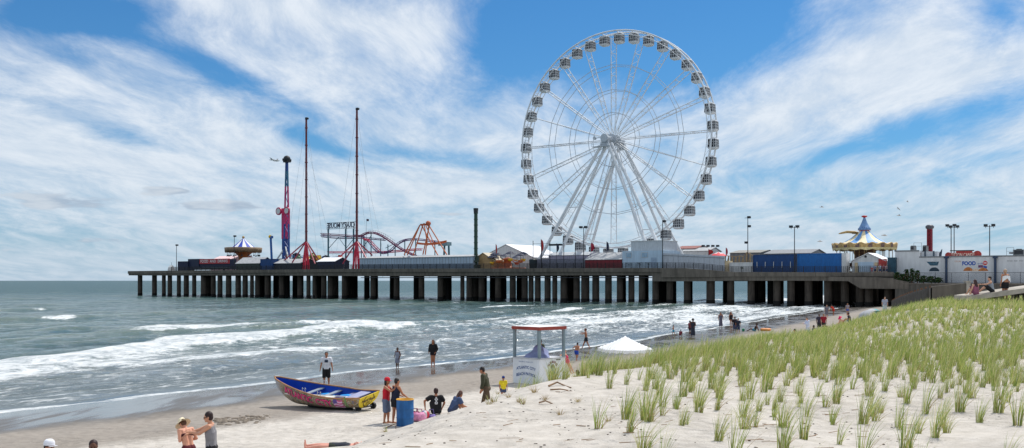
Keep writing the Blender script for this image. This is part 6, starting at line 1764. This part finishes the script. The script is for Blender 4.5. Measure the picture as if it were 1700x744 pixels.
def tee_print(J, plain):
    h = J['h']; q = MB(); c = J['P']+J['up']*.20+J['fw']*.080
    for dz,w,hh in ((.03,.05,.016),(-.01,.052,.022)):
        p = c+J['up']*dz; r_ = J['rx']
        q.add([((p+r_*a*w+J['up']*b_*hh)*h) for a,b_ in ((-1,-1),(1,-1),(1,1),(-1,1))],[(0,1,2,3)])
    plain('shirt_print', q, pm((44,58,84),.8,.2))
# --- near the boat
person('man in a white t-shirt with a dark print and black shorts behind the painted boat', G(542,50.2), 1.70, 186, TANNED, top=('tee',(228,230,236)), bottom=('longshorts',(26,26,30)), hair=('short',HAIR_D), detail=1, hands=((-.18,.03,.49),(.18,.02,.49)), feet=((-.07,0),(.07,.02)), extra=tee_print)
person('small slim child in a pale grey shirt standing at the edge of the surf', G(660,61.5), 1.33, 150, DARKS, top=('dress',(150,156,172)), bottom=('mini',(120,124,140)), hair=('bun',HAIR_D), hands=((-.13,.04,.52),(.12,.10,.56)), feet=((-.04,0),(.04,.02)))
person('woman with long brown hair in a black jacket with bare legs on the wet sand', G(719,62.5), 1.70, 160, TANNED, top=('jacket',(24,24,28)), bottom=('mini',(60,40,44)), hair=('long',(82,52,38)), hands=((-.13,.08,.55),(.13,.08,.55)), feet=((-.035,-.02),(.035,.04)))
# --- couple at the drum
person('woman in a red cap, red tank top and grey knee shorts beside the blue drum', G(641,35.4), 1.60, -100, TANNED, top=('tank',(196,26,46)), bottom=('longshorts',(104,116,140)), hair=('bob',HAIR_D), hat=('cap',(206,36,52)), detail=1, hands=((-.06,.22,.80),(.12,.28,.80)), lean=2, feet=((-.06,.03),(.05,-.03)), elbow_poles=((-.4,0,-1),(.3,0,-1)))
person('dark-haired person in a navy tank top and black shorts leaning over the blue drum', G(656,35.2), 1.60, -52, TANNED, top=('tank',(26,32,56)), bottom=('shorts',(22,24,32)), hair=('short',HAIR_D), detail=1, lean=6, hands=((-.10,.20,.60),(.14,.22,.58)), feet=((-.06,-.02),(.06,.05)))
def back_print(J, plain):
    h = J['h']; q = MB(); c = J['P']+J['up']*.19-J['fw']*.082; rx, up = J['rx'], J['up']
    for a in ((-.03,.05,.03,-.05),(.03,.05,-.03,-.05),(-.028,-.06,.028,-.06)):
        A = c+rx*a[0]+up*a[1]; B_ = c+rx*a[2]+up*a[3]; d = (B_-A).normalized(); e = d.cross(J['fw'])*.011
        q.add([(A-e)*h,(B_-e)*h,(B_+e)*h,(A+e)*h],[(0,1,2,3)])
    q.sphere((c+up*.065)*h,(.02*h,.004*h,.02*h),8,6)
    plain('shirt_print', q, OFFW)
person('person in a black t-shirt with a white back print sitting on the sand, elbow out', G(724,37.6,.05), 1.72, 8, TANNED, top=('tee',(24,24,27)), bottom=('longshorts',(20,22,26)), hair=('short',(58,34,30)), detail=1, **dict(sit(),lean=8), hands=((-.24,.02,.12),(.15,.18,.10)), elbow_poles=((-1,-.2,.2),(1,-.4,.3)), extra=back_print)
person('brown-haired person in a slate blue shirt huddled on the sand behind the dune edge', G(750,37.4,.08), 1.66, -60, TANNED, top=('tee',(70,88,124)), bottom=('shorts',(60,70,96)), hair=('bob',(86,54,42)), detail=1, pel=.075, feet=((-.09,.28),(.09,.28)), lean=30, head=(20,0), hands=((-.12,.34,.12),(.12,.34,.12)))
def hood(J, plain):
    pass
person('person in an olive jacket over a white shirt walking behind the grassy dune edge', G(808,38.4), 1.72, 75, TANNED, top=('jacket',(66,66,48)), bottom=('pants',(92,74,58)), hair=('short',HAIR_D), detail=1, lean=12, head=(14,0), hands=((-.17,.08,.50),(.16,.14,.50)), feet=WALK)
person('small child in a blue cap and yellow shirt beside the lifeguard stand', G(835.5,41.6), 1.05, 200, TANNED, top=('tee',(232,206,40)), bottom=('shorts',(70,80,110)), hair=('short',HAIR_D), hat=('cap',(36,64,136)), detail=1, fat=1.12)
# --- around the lifeguard stand
person('girl in a pink swimsuit leaning away from the lifeguard stand', G(942,54), 1.40, -75, LIGHT, top=('swimsuit',(224,50,110)), bottom=('brief',(224,50,110)), hair=('long',HAIR_B), lean=-20, hands=((-.05,-.25,.72),(.12,-.18,.72)), feet=((-.05,.18),(.05,.26)))
person('bare-chested boy in blue shorts running on the sand past the white stand', G(957,64), 1.25, -30, TANNED, top=None, bottom=('shorts',(34,72,168)), hair=('short',HAIR_D), lean=20, hands=((-.26,.16,.62),(.22,-.14,.60)), feet=((-.07,.20),(.07,-.18)), foot_z=(0,.06))
person('tanned bare-chested walker in dark shorts with arms raised on the wet sand', G(973,79), 1.66, 75, TANNED, top=None, bottom=('shorts',(38,40,46)), hair=('curly',(96,58,40)), hands=((-.14,.26,.76),(.10,.24,.80)), feet=((-.05,-.20),(.05,.20)), lean=4)
person('brown-haired woman in a pale pink top sitting in the grass behind the dune', G(961,46,.05), 1.62, 30, LIGHT, top=('tank',(222,190,196)), bottom=('shorts',(190,170,160)), hair=('bob',(84,56,42)), **sit(), hands=((-.2,-.1,.06),(.2,-.08,.06)))
person('person in green sitting inside the lifeguard stand behind its right rear post', in_stand(.70,.45,_sz-.04), 1.62, 130, TANNED, top=('tee',(84,92,74)), bottom=('shorts',(70,64,56)), hair=('short',HAIR_D), pel=.075, feet=((-.09,.30),(.09,.28)), lean=14, hands=((-.12,.24,.16),(.12,.24,.16)))
# --- at the water's edge in the middle distance
person('small child in teal shorts running along the wet sand', G(1118,98), 1.05, -90, TANNED, top=None, bottom=('shorts',(30,150,176)), hair=('short',HAIR_D), hands=((-.22,.14,.66),(.22,-.1,.62)), feet=((-.06,.18),(.06,-.16)))
person('child in a dark red top crouching on the wet sand', G(1129,96.5), 1.10, -30, DARKS, top=('tee',(120,44,56)), bottom=('shorts',(110,40,52)), hair=('short',HAIR_D), pel=.16, lean=30, feet=((-.08,.1),(.08,.12)), hands=((-.1,.3,.06),(.12,.28,.06)))
person('slim person in a dark red shirt stepping behind the woman in the long dark dress', G(1145.5,96), 1.50, 40, DARKS, top=('tee',(130,44,56)), bottom=('shorts',(52,40,46)), hair=('short',HAIR_D), feet=((-.06,-.14),(.06,.12)))
person('woman in a long dark dress and dark hat standing on the wet sand', G(1150.5,94), 1.74, 150, DARKS, top=('dress',(50,54,66)), bottom=('longskirt',(50,54,66)), hair=('short',HAIR_D), hat=('hat',(40,38,42)), hands=((-.1,.12,.58),(.12,.12,.58)))
person('woman in a long grey dress standing ankle-deep in the surf', G(1196.5,117), 1.78, 180, TANNED, top=('dress',(96,92,106)), bottom=('longskirt',(96,92,106)), hair=('long',HAIR_D))
person('tan woman with reddish-brown hair in a dark swimsuit beside the grey-dressed woman', G(1213.5,118), 1.76, 200, TANNED, top=('swimsuit',(40,32,34)), bottom=('brief',(40,32,34)), hair=('long',(132,78,50)), hands=((-.12,.1,.6),(.16,.02,.5)))
person('left of two dark-clad people standing close together on the wet sand', G(1220,99.5), 1.66, 190, DARKS, top=('tee',(46,36,44)), bottom=('longshorts',(84,90,120)), hair=('short',HAIR_D))
person('right and shorter of two dark-clad people standing close together on the wet sand', G(1225.5,99), 1.50, 170, TANNED, top=('tee',(40,46,62)), bottom=('longshorts',(52,62,92)), hair=('short',HAIR_D))
person('dark-haired person lying back on the sand beside a teal bucket', G(1253,103,.02), 1.66, 70, DARKS, top=('tank',(44,40,44)), bottom=('shorts',(44,130,160)), hair=('bob',HAIR_D), pel=.075, lean=-22, feet=((-.06,.44),(.08,.42)), hands=((-.16,-.24,.04),(.16,-.24,.04)))
# --- by the right grass edge
person('dark-haired person sitting at the grass edge left of the one in white', G(1322,84,.02), 1.66, 60, TANNED, top=('tank',(88,68,60)), bottom=('shorts',(60,56,66)), hair=('short',HAIR_D), **sit(), hands=((-.2,.16,.12),(.2,.16,.12)))
person('person in a loose white shirt looking at a phone at the grass edge', G(1341,84), 1.72, 100, LIGHT, top=('jacket',(206,212,232)), bottom=('longskirt',(196,204,228)), hair=('short',(92,80,74)), hands=((-.04,.2,.70),(.08,.2,.70)), head=(20,0))
person('dark-clothed person seated left of the standing pair at the grass edge', G(1353,88,.02), 1.66, 40, DARKS, top=('tee',(58,62,84)), bottom=('shorts',(50,54,74)), hair=('short',HAIR_D), **sit())
person('person in dark grey standing just left of the one in the dark red shirt', G(1360,100), 1.72, 170, DARKS, top=('tee',(62,58,72)), bottom=('longshorts',(40,40,48)), hair=('short',(70,56,52)))
person('person in a dark red shirt and black shorts standing by the grass edge', G(1367.5,99), 1.78, 185, TANNED, top=('tee',(140,22,40)), bottom=('shorts',(34,28,32)), hair=('short',(120,96,84)))
person('person in brown sitting at the feet of the standing pair', G(1369,90,.02), 1.6, -40, DARKS, top=('tee',(74,52,46)), bottom=('shorts',(64,44,44)), hair=('short',HAIR_D), **sit())
person('person in grey standing in the shade behind the standing pair', G(1372.5,140), 1.80, 180, LIGHT, top=('tee',(120,116,124)), bottom=('longshorts',(120,116,124)), hair=('short',HAIR_B))
person('person in a bright orange-red top bending in the shallows under the pier', G(1384,150), 1.70, 100, TANNED, top=('tee',(226,66,44)), bottom=('shorts',(206,60,44)), hair=('short',HAIR_D), lean=35, hands=((-.1,.3,.42),(.12,.3,.44)))
person('dark-haired person in black sitting right of the pink sunshade hat', G(1411,85,.02), 1.66, 60, TANNED, top=('tee',(36,34,40)), bottom=('shorts',(30,120,126)), hair=('short',HAIR_D), **sit())
person('person bending under a wide bright pink sun hat at the grass edge', G(1401,86,.02), 1.6, 100, LIGHT, top=('tank',(206,120,130)), bottom=('shorts',(170,90,100)), hair=('short',HAIR_B), hat=('sunhat',(236,40,104)), pel=.10, lean=40, feet=((-.09,.3),(.09,.3)), hands=((-.12,.34,.1),(.12,.34,.1)))
person('person in white with blue shorts standing on bright sand near the pier end', G(1407,150), 1.78, 190, TANNED, top=('tee',(150,140,146)), bottom=('shorts',(56,92,176)), hair=('short',HAIR_B))
person('person in a blue shirt and cap sitting by the pale blue beach tent', G(1438,112,.02), 1.66, 150, LIGHT, top=('tee',(58,110,196)), bottom=('shorts',(58,110,196)), hair=('short',HAIR_B), hat=('cap',(60,110,180)), **sit())
person('tall person in grey top and white trousers at the foot of the sand fence', G(1469,112), 1.85, 170, LIGHT, top=('tee',(176,178,190)), bottom=('pants',(206,210,206)), hair=('short',HAIR_B), fat=1.25)
# --- on the beach ramp
def rampz(px): return wpt(px, 491+(466-491)*(px-1612)/(1790-1612), 58)
person('woman with long dark hair in a mauve dress sitting on the beach ramp', rampz(1625)+Vector((0,.35,0)), 1.66, 20, LIGHT, top=('dress',(158,92,118)), bottom=('shorts',(140,82,104)), hair=('long',(70,44,40)), pel=.06, feet=((-.07,.34),(.09,.32)), lean=6, hands=((-.22,.05,.06),(.14,.2,.14)))
person('dark-haired man in a grey tank top sitting on the beach ramp with arm out', rampz(1653)+Vector((0,.45,0)), 1.76, 75, LIGHT, top=('tank',(156,162,172)), bottom=('longshorts',(30,32,38)), hair=('short',HAIR_D), pel=.06, feet=((-.07,.38),(.1,.36)), lean=10, hands=((-.1,.34,.26),(.2,-.1,.03)))
def towel(J, plain):
    h = J['h']; q = MB(); c = J['N']; rx, up, fw = J['rx'],J['up'],J['fw']; n = 8; vs = []
    for i in range(n+1):
        t = (i/n-.5)*2
        p = c+rx*(.15*t)-fw*(.07+.02*math.cos(t*3))-up*(.035+.03*abs(t)); p2 = p-up*(.10+.10*abs(t))+rx*(.02*t)
        vs += [p*h,p2*h]
    q.add(vs,[(2*i,2*i+1,2*i+3,2*i+2) for i in range(n)],0,True); plain('towel', q, FABRIC)
person('bare-backed person in black shorts with a white towel standing at the beach ramp', rampz(1676)+Vector((0,.5,-.55)), 1.78, 15, (186,128,96), top=None, bottom=('shorts',(26,24,28)), hair=('short',(196,166,140)), extra=towel, fat=1.1)
# --- people waiting beside the carousel shed on the pier
for px,u,col,bc,lb,hh in ((1453,2.0,(160,172,206),(60,70,110),'person in pale blue at the left of the queue beside the white carousel shed',1.7),(1447.5,1.6,(222,92,88),(206,96,96),'small figure in coral red crouched by the rail before the white carousel shed',1.3),(1461,1.9,(206,210,222),(70,84,130),'person in white in the middle of the queue beside the white carousel shed',1.8),(1467,2.6,(176,120,136),(60,60,96),'person in faded pink in the queue beside the white carousel shed',1.7),(1472,2.0,(206,178,186),(70,80,120),'person at the right end of the queue beside the white carousel shed',1.66)):
    person(lb, pworld(fx(px,u),u,deckz(fx(px,u))), hh, 150+px%40, LIGHT, top=('tee',col), bottom=('longshorts',bc), hair=('short',HAIR_B))
# --- nearest: couple putting on sun cream, two heads at the bottom edge, a sunbather
person('woman in a cream sun hat and dark bikini with her back being rubbed', G(313,25.0), 1.60, 52, (222,160,132), top=('bikini',(70,26,30)), bottom=('brief',(96,34,40)), hair=('short',HAIR_B), hat=('sunhat',(240,226,192)), detail=2, lean=16, head=(30,0), hands=((-.06,.15,.66),(.08,.14,.62)), feet=((-.06,.02),(.06,-.02)))
def shades(J, plain):
    h = J['h']; q = MB(); c = J['HC']+J['hf']*.056+J['hd']*.002
    for sg in (-1,1): q.sphere((c+J['hr']*(sg*.021))*h,(.017*h,.006*h,.013*h),10,6,0,Matrix((J['hr'],J['hf'],J['hd'])).transposed().to_4x4())
    for sg in (-1,1): q.bar((c+J['hr']*(sg*.036))*h,(J['HC']+J['hr']*(sg*.05)-J['hf']*.005)*h,.006*h)
    plain('sunglasses', q, BLACKM)
person('dark-haired man in sunglasses and grey tank top rubbing cream on the woman', G(351,24.7), 1.78, 96, (206,150,120), top=('tank',(134,132,136)), bottom=('shorts',(28,28,32)), hair=('short',(44,24,24)), detail=2, lean=3, head=(6,0), hands=((-.03,.28,.73),(.07,.31,.70)), elbow_poles=((-.6,-.3,-1),(.6,-.5,-1)), feet=((-.07,.0),(.07,-.04)), extra=shades)
person('person in a white cap with a blue brim at the bottom left edge', G(80.5,20.4)+Vector((0,0,.02)), 1.70, 250, TANNED, top=('tee',(60,64,110)), bottom=('longshorts',(50,54,70)), hair=('short',HAIR_D), hat=('cap',(232,232,238)), detail=1)
person('person with close-cropped dark hair at the bottom edge left of the couple', G(155,20.6), 1.70, 200, DARKS, top=('tee',(96,60,60)), bottom=('longshorts',(50,54,70)), hair=('short',(52,28,30)), detail=1)
c = ground(548, 29.6)
person('sunbather in a dark swimsuit lying on the sand by the foot of the dune', Vector((c.x+.92,c.y+.1,c.z+.10)), 1.68, 99, (224,160,140), top=('swimsuit',(40,44,56)), bottom=('mini',(44,50,40)), hair=('short',HAIR_B), hat=None, detail=2, xf=Matrix.Rotation(R(90),4,'X') @ Matrix.Translation((0,0,-1.68)), hands=((-.10,.05,.98),(.14,-.03,.98)), feet=((-.05,0),(.07,.02)), elbow_poles=((-1,0,.3),(1,0,.3)))
c = ground(1268,103); o = thing('toy_bucket','small teal sand bucket beside the person lying back on the wet sand','bucket',G(1234,103))
q = MB(); q.lathe([(.10,0),(.12,.02),(.15,.26),(.165,.27),(.15,.28),(.13,.26),(.1,.05)],(0,0,0),14); q.build('pail', pm((60,160,120),.5,.1), o); q = MB(); q.tube([(-.15,0,.26),(-.1,0,.4),(.1,0,.4),(.15,0,.26)],.012,5); q.build('handle', OFFW, o)
o = thing('inflatable','small orange inflatable ring on the wet sand near the grass','inflatable',G(1271,103)); q = MB(); q.tube([(.42*math.cos(2*PI*i/20),.42*math.sin(2*PI*i/20),.14) for i in range(21)],.14,10); q.build('ring', pm((236,150,80),.5,.15), o); q = MB(); q.tube([(.5,0,.2),(.6,0,.24),(.65,0,.2)],.03,6); q.build('valve', OFFW, o)
# pale blue beach tent
c = ground(1449,112); o = thing('beach_tent','low turquoise and grey beach tent at the foot of the sand fence','beach tent',(c.x,c.y,c.z-.03),R(20))
q = MB(); n = 12; g = []
for i in range(n+1):
    a = PI*i/n
    for y in (-.8,0,.8): g.append((1.5*math.cos(a)*(1-.1*abs(y)), y, 1.05*math.sin(a)*(1-.25*abs(y))))
q.add(g,[(3*i+k,3*i+k+1,3*i+4+k,3*i+3+k) for i in range(n) for k in range(2)],0,True); q.mi = [0 if i < n else 1 for i in range(len(q.f))]
q.build('fly', [pm((64,170,176),.8,.15),pm((170,172,176),.8,.15)], o); q = MB(); q.tube([(1.5*math.cos(PI*i/n),-.82,1.05*math.sin(PI*i/n)*.82) for i in range(n+1)],.02,5); q.build('pole', GREYW, o)
# ---------------------------------------------------------------- dune grass
def blade_mat(name, c0, c1):
    m, t, out = newmat(name); co = t.new('ShaderNodeTexCoord').outputs['Object']; oi = t.new('ShaderNodeObjectInfo').outputs['Random']
    sx = t.new('ShaderNodeSeparateXYZ'); t.l.new(co, sx.inputs[0])
    n = t.noise(co, 1.1, 3, .6); col = t.mix(n, lin(c0), lin(c1))
    d = t.new('ShaderNodeBsdfDiffuse'); t.put(d.inputs[0], col); tr = t.new('ShaderNodeBsdfTranslucent'); t.put(tr.inputs[0], t.mix(0.35, col, lin((190,196,90))))
    g = t.new('ShaderNodeBsdfGlossy'); g.inputs['Roughness'].default_value = .45; t.put(g.inputs[0], (.9,.9,.8))
    mx = t.new('ShaderNodeMixShader'); mx.inputs[0].default_value = .5; t.l.new(d.outputs[0], mx.inputs[1]); t.l.new(tr.outputs[0], mx.inputs[2])
    m2 = t.new('ShaderNodeMixShader'); m2.inputs[0].default_value = .06; t.l.new(mx.outputs[0], m2.inputs[1]); t.l.new(g.outputs[0], m2.inputs[2])
    t.l.new(m2.outputs[0], out.inputs['Surface']); return m
GM = [blade_mat('grass_green',(116,146,56),(158,180,88)), blade_mat('grass_yellow',(190,190,104),(212,208,138)), blade_mat('grass_straw',(202,186,140),(222,210,172)), blade_mat('grass_dead',(128,92,62),(160,124,88)), blade_mat('grass_dark',(70,102,38),(100,130,54))]
def tuft(mb, c, rnd, H, nb, wid, segs, spread, wind, dead=.20):
    for i in range(nb):
        a = rnd.random()*2*PI; r0 = spread*.33*rnd.random()**.5
        bx = c[0]+r0*math.cos(a); by = c[1]+r0*math.sin(a); L = H*rnd.uniform(.55,1.12)
        dx = math.cos(a)*spread*rnd.uniform(.1,1.0)+wind*rnd.uniform(.5,1.4)*L; dy = math.sin(a)*spread*rnd.uniform(.1,1.0)+.25*wind*L
        isd = rnd.random() < dead
        if isd: L *= .55; dx *= 1.6; dy *= 1.6
        w = wid*rnd.uniform(.7,1.25); fa = rnd.random()*PI; wx, wy = math.cos(fa)*w, math.sin(fa)*w
        vs = []; p = rnd.uniform(1.4,2.3); droop = rnd.uniform(0,.22)*L
        for k in range(segs+1):
            f = k/segs; ww = (1-f**1.6)*.5+.03
            x = bx+dx*f**p; y = by+dy*f**p; z = c[2]-.03+L*f-droop*f**3
            vs += [(x-wx*ww,y-wy*ww,z),(x+wx*ww,y+wy*ww,z)]
        r = rnd.random(); mi = 3 if isd else (0 if r < .38 else (4 if r < .64 else (1 if r < .83 else 2)))
        mb.add(vs, [(2*k,2*k+1,2*k+3,2*k+2) for k in range(segs)], mi, False)
rg = random.Random(42)
VAR = []
for k in range(14):
    mb = MB(); H = [.66,.80,.9,.70,.58,.82,.52][k%7]; tuft(mb,(0,0,0),rg,H,[40,58,32,66,26,48,20][k%7],.0115,4,[.21,.26,.19,.30,.18,.24,.17][k%7],.24)
    me = bpy.data.meshes.new('grass_tuft'); me.from_pydata(mb.v,[],mb.f); me.polygons.foreach_set('material_index',mb.mi)
    for m in GM: me.materials.append(m)
    me.update(); VAR.append(me)
DRY = []
for k in range(4):
    mb = MB(); tuft(mb,(0,0,0),rg,.34,26,.012,3,.16,.25,.85)
    me = bpy.data.meshes.new('dry_tuft'); me.from_pydata(mb.v,[],mb.f); me.polygons.foreach_set('material_index',mb.mi)
    for m in GM: me.materials.append(m)
    me.update(); DRY.append(me)
WMIN = [(8,-6.6),(17,-7.2),(20,-7.6),(22.0,-9.3),(24.5,-12.6),(30,-13.0),(45,-12.2),(60,-11.0),(70,-10.6),(120,-11.5),(150,-12)]
spots = []
v = 12.5
while v < 150:
    sp = .62 if v < 26 else (.50 if v < 70 else .85)
    w = -13.6; row = rg.uniform(0,sp)
    wmax = 9.0 if v < 80 else 5
    while w < wmax:
        vv = v+rg.uniform(-.2,.2); ww = w+row+rg.uniform(-.18,.18); w += sp
        if ww < interp(WMIN, vv)+.5*nz(vv*.5,ww*.2,3): continue
        edge = clamp((ww-interp(WMIN,vv))/2.2)
        pr = interp([(13,.34),(19,.42),(23,.62),(27,.88),(32,1.0)], vv)*(.45+.55*edge)*((.78+.75*nz(vv*.22,ww*.35,9.0)) if vv < 27 else (.95+.35*nz(vv*.22,ww*.35,9.0)))
        if rg.random() > pr: continue
        X, Y = xy(vv, ww)
        if Y < 9 or abs(X) > .62*Y+2: continue
        spots.append((X,Y))
    v += sp
vis = [p for p in spots if abs(p[0]) < .54*p[1]+.6 and p[0] > -.1*p[1] and (HZ+2.6/p[1]*F) < 800]
vis.sort(key=lambda p: p[1])
near = vis[:292]; nearset = set(near)
for i,(X,Y) in enumerate(near):
    o = bpy.data.objects.new('grass_tuft', VAR[rg.randrange(14)]); COL.objects.link(o)
    s_ = rg.uniform(.62,1.2); o.location = (X,Y,gz(X,Y)); o.scale = (s_,s_,s_*rg.uniform(.85,1.12)); o.rotation_euler = (0,0,rg.uniform(-.5,.5))
    tag(o,'green tuft of dune grass growing from bare pale sand at the front of the dune','grass tuft','grass tufts at the front of the dune')
mb = MB()
for (X,Y) in spots:
    if (X,Y) in nearset: continue
    H = rg.uniform(.5,.92) if Y < 36 else rg.uniform(.32,.60)
    far = Y > 45
    tuft(mb,(X,Y,gz(X,Y)),rg,H,(40 if Y < 34 else 28) if not far else 17,.0135 if Y < 34 else (.018 if not far else .026),3 if not far else 2,.25,.22,.18)
me = bpy.data.meshes.new('dune_grass'); me.from_pydata(mb.v,[],mb.f); me.polygons.foreach_set('material_index',mb.mi)
for m in GM: me.materials.append(m)
me.update(); o = bpy.data.objects.new('dune_grass', me); COL.objects.link(o)
tag(o,'dense green and straw-coloured grass covering the dune','dune grass',kind='stuff')
# dry stubs near the bare edge
for px,py in ((820,668),(826,655),(862,668),(905,665),(868,672),(640,718),(812,672),(845,660),(1010,700),(960,668),(888,652),(930,690)):
    p = ground_py(px,py); o = bpy.data.objects.new('dry_grass_tuft', DRY[rg.randrange(4)]); COL.objects.link(o); o.location = p; o.rotation_euler = (0,0,rg.random()*6); s_ = rg.uniform(.7,1.2); o.scale = (s_,s_,s_)
    tag(o,'small dry brown tuft of dead grass at the bare sandy edge of the dune','grass tuft','dry tufts on the bare dune sand')
# bits of shell, twigs and dry stalks scattered on the dune sand: nobody could count them
mb = MB()
for i in range(420):
    px = rg.uniform(560,1500); py = rg.uniform(640,770); p = ground_py(px,py,9)
    v_, w_ = vw(p.x,p.y)
    if w_ < -15.5: continue
    if rg.random() < .35:
        L = rg.uniform(.05,.35); a = rg.uniform(-.9,.9); mb.bar(p+Vector((0,0,.012)), p+Vector((L*math.cos(a),L*math.sin(a),.02)), rg.uniform(.004,.011), None, 1)
    else:
        r_ = rg.uniform(.006,.02); mb.sphere(p+Vector((0,0,r_*.3)),(r_*1.4,r_,r_*.6),6,4,0)
tag(mb.build('beach_litter',[pm((74,62,54),.9,.4,9),pm((150,116,82),.9,.3,6)]),'twigs, shell bits and dry stalks scattered on the bare dune sand','beach debris',kind='stuff')
def drift(pts, r, label):
    P = [ground_py(a,b)+Vector((0,0,.03+.05*math.sin(i*2.0))) for i,(a,b) in enumerate(pts)]
    q = MB(); q.tube(P,[r*(1-.6*i/len(P)) for i in range(len(P))],6); o = q.build('driftwood', pm((146,116,88),.9,.35,6)); tag(o,label,'driftwood')
drift([(911,643),(925,640),(940,641),(948,645)],.025,'thin curved bleached stalk on the sand right below the lifeguard stand')
drift([(914,650),(930,652),(944,648)],.02,'lower dry stalk on the sand below the lifeguard stand')
drift([(641,712),(655,708),(668,702)],.02,'dry stalk leaning on the sand in front of the blue drum')
drift([(895,671),(906,672),(918,671)],.02,'short dark stalk lying on the bare dune sand')
s_ = ground(657.5,29.0); o = thing('marker_stake','thin upright brown stick in the sand in front of the blue drum','stick',s_); q = MB(); q.tube([(0,0,-.1),(.005,0,.3),(-.01,0,.62)],[.014,.012,.008],6); q.build('stick', BROWN, o)
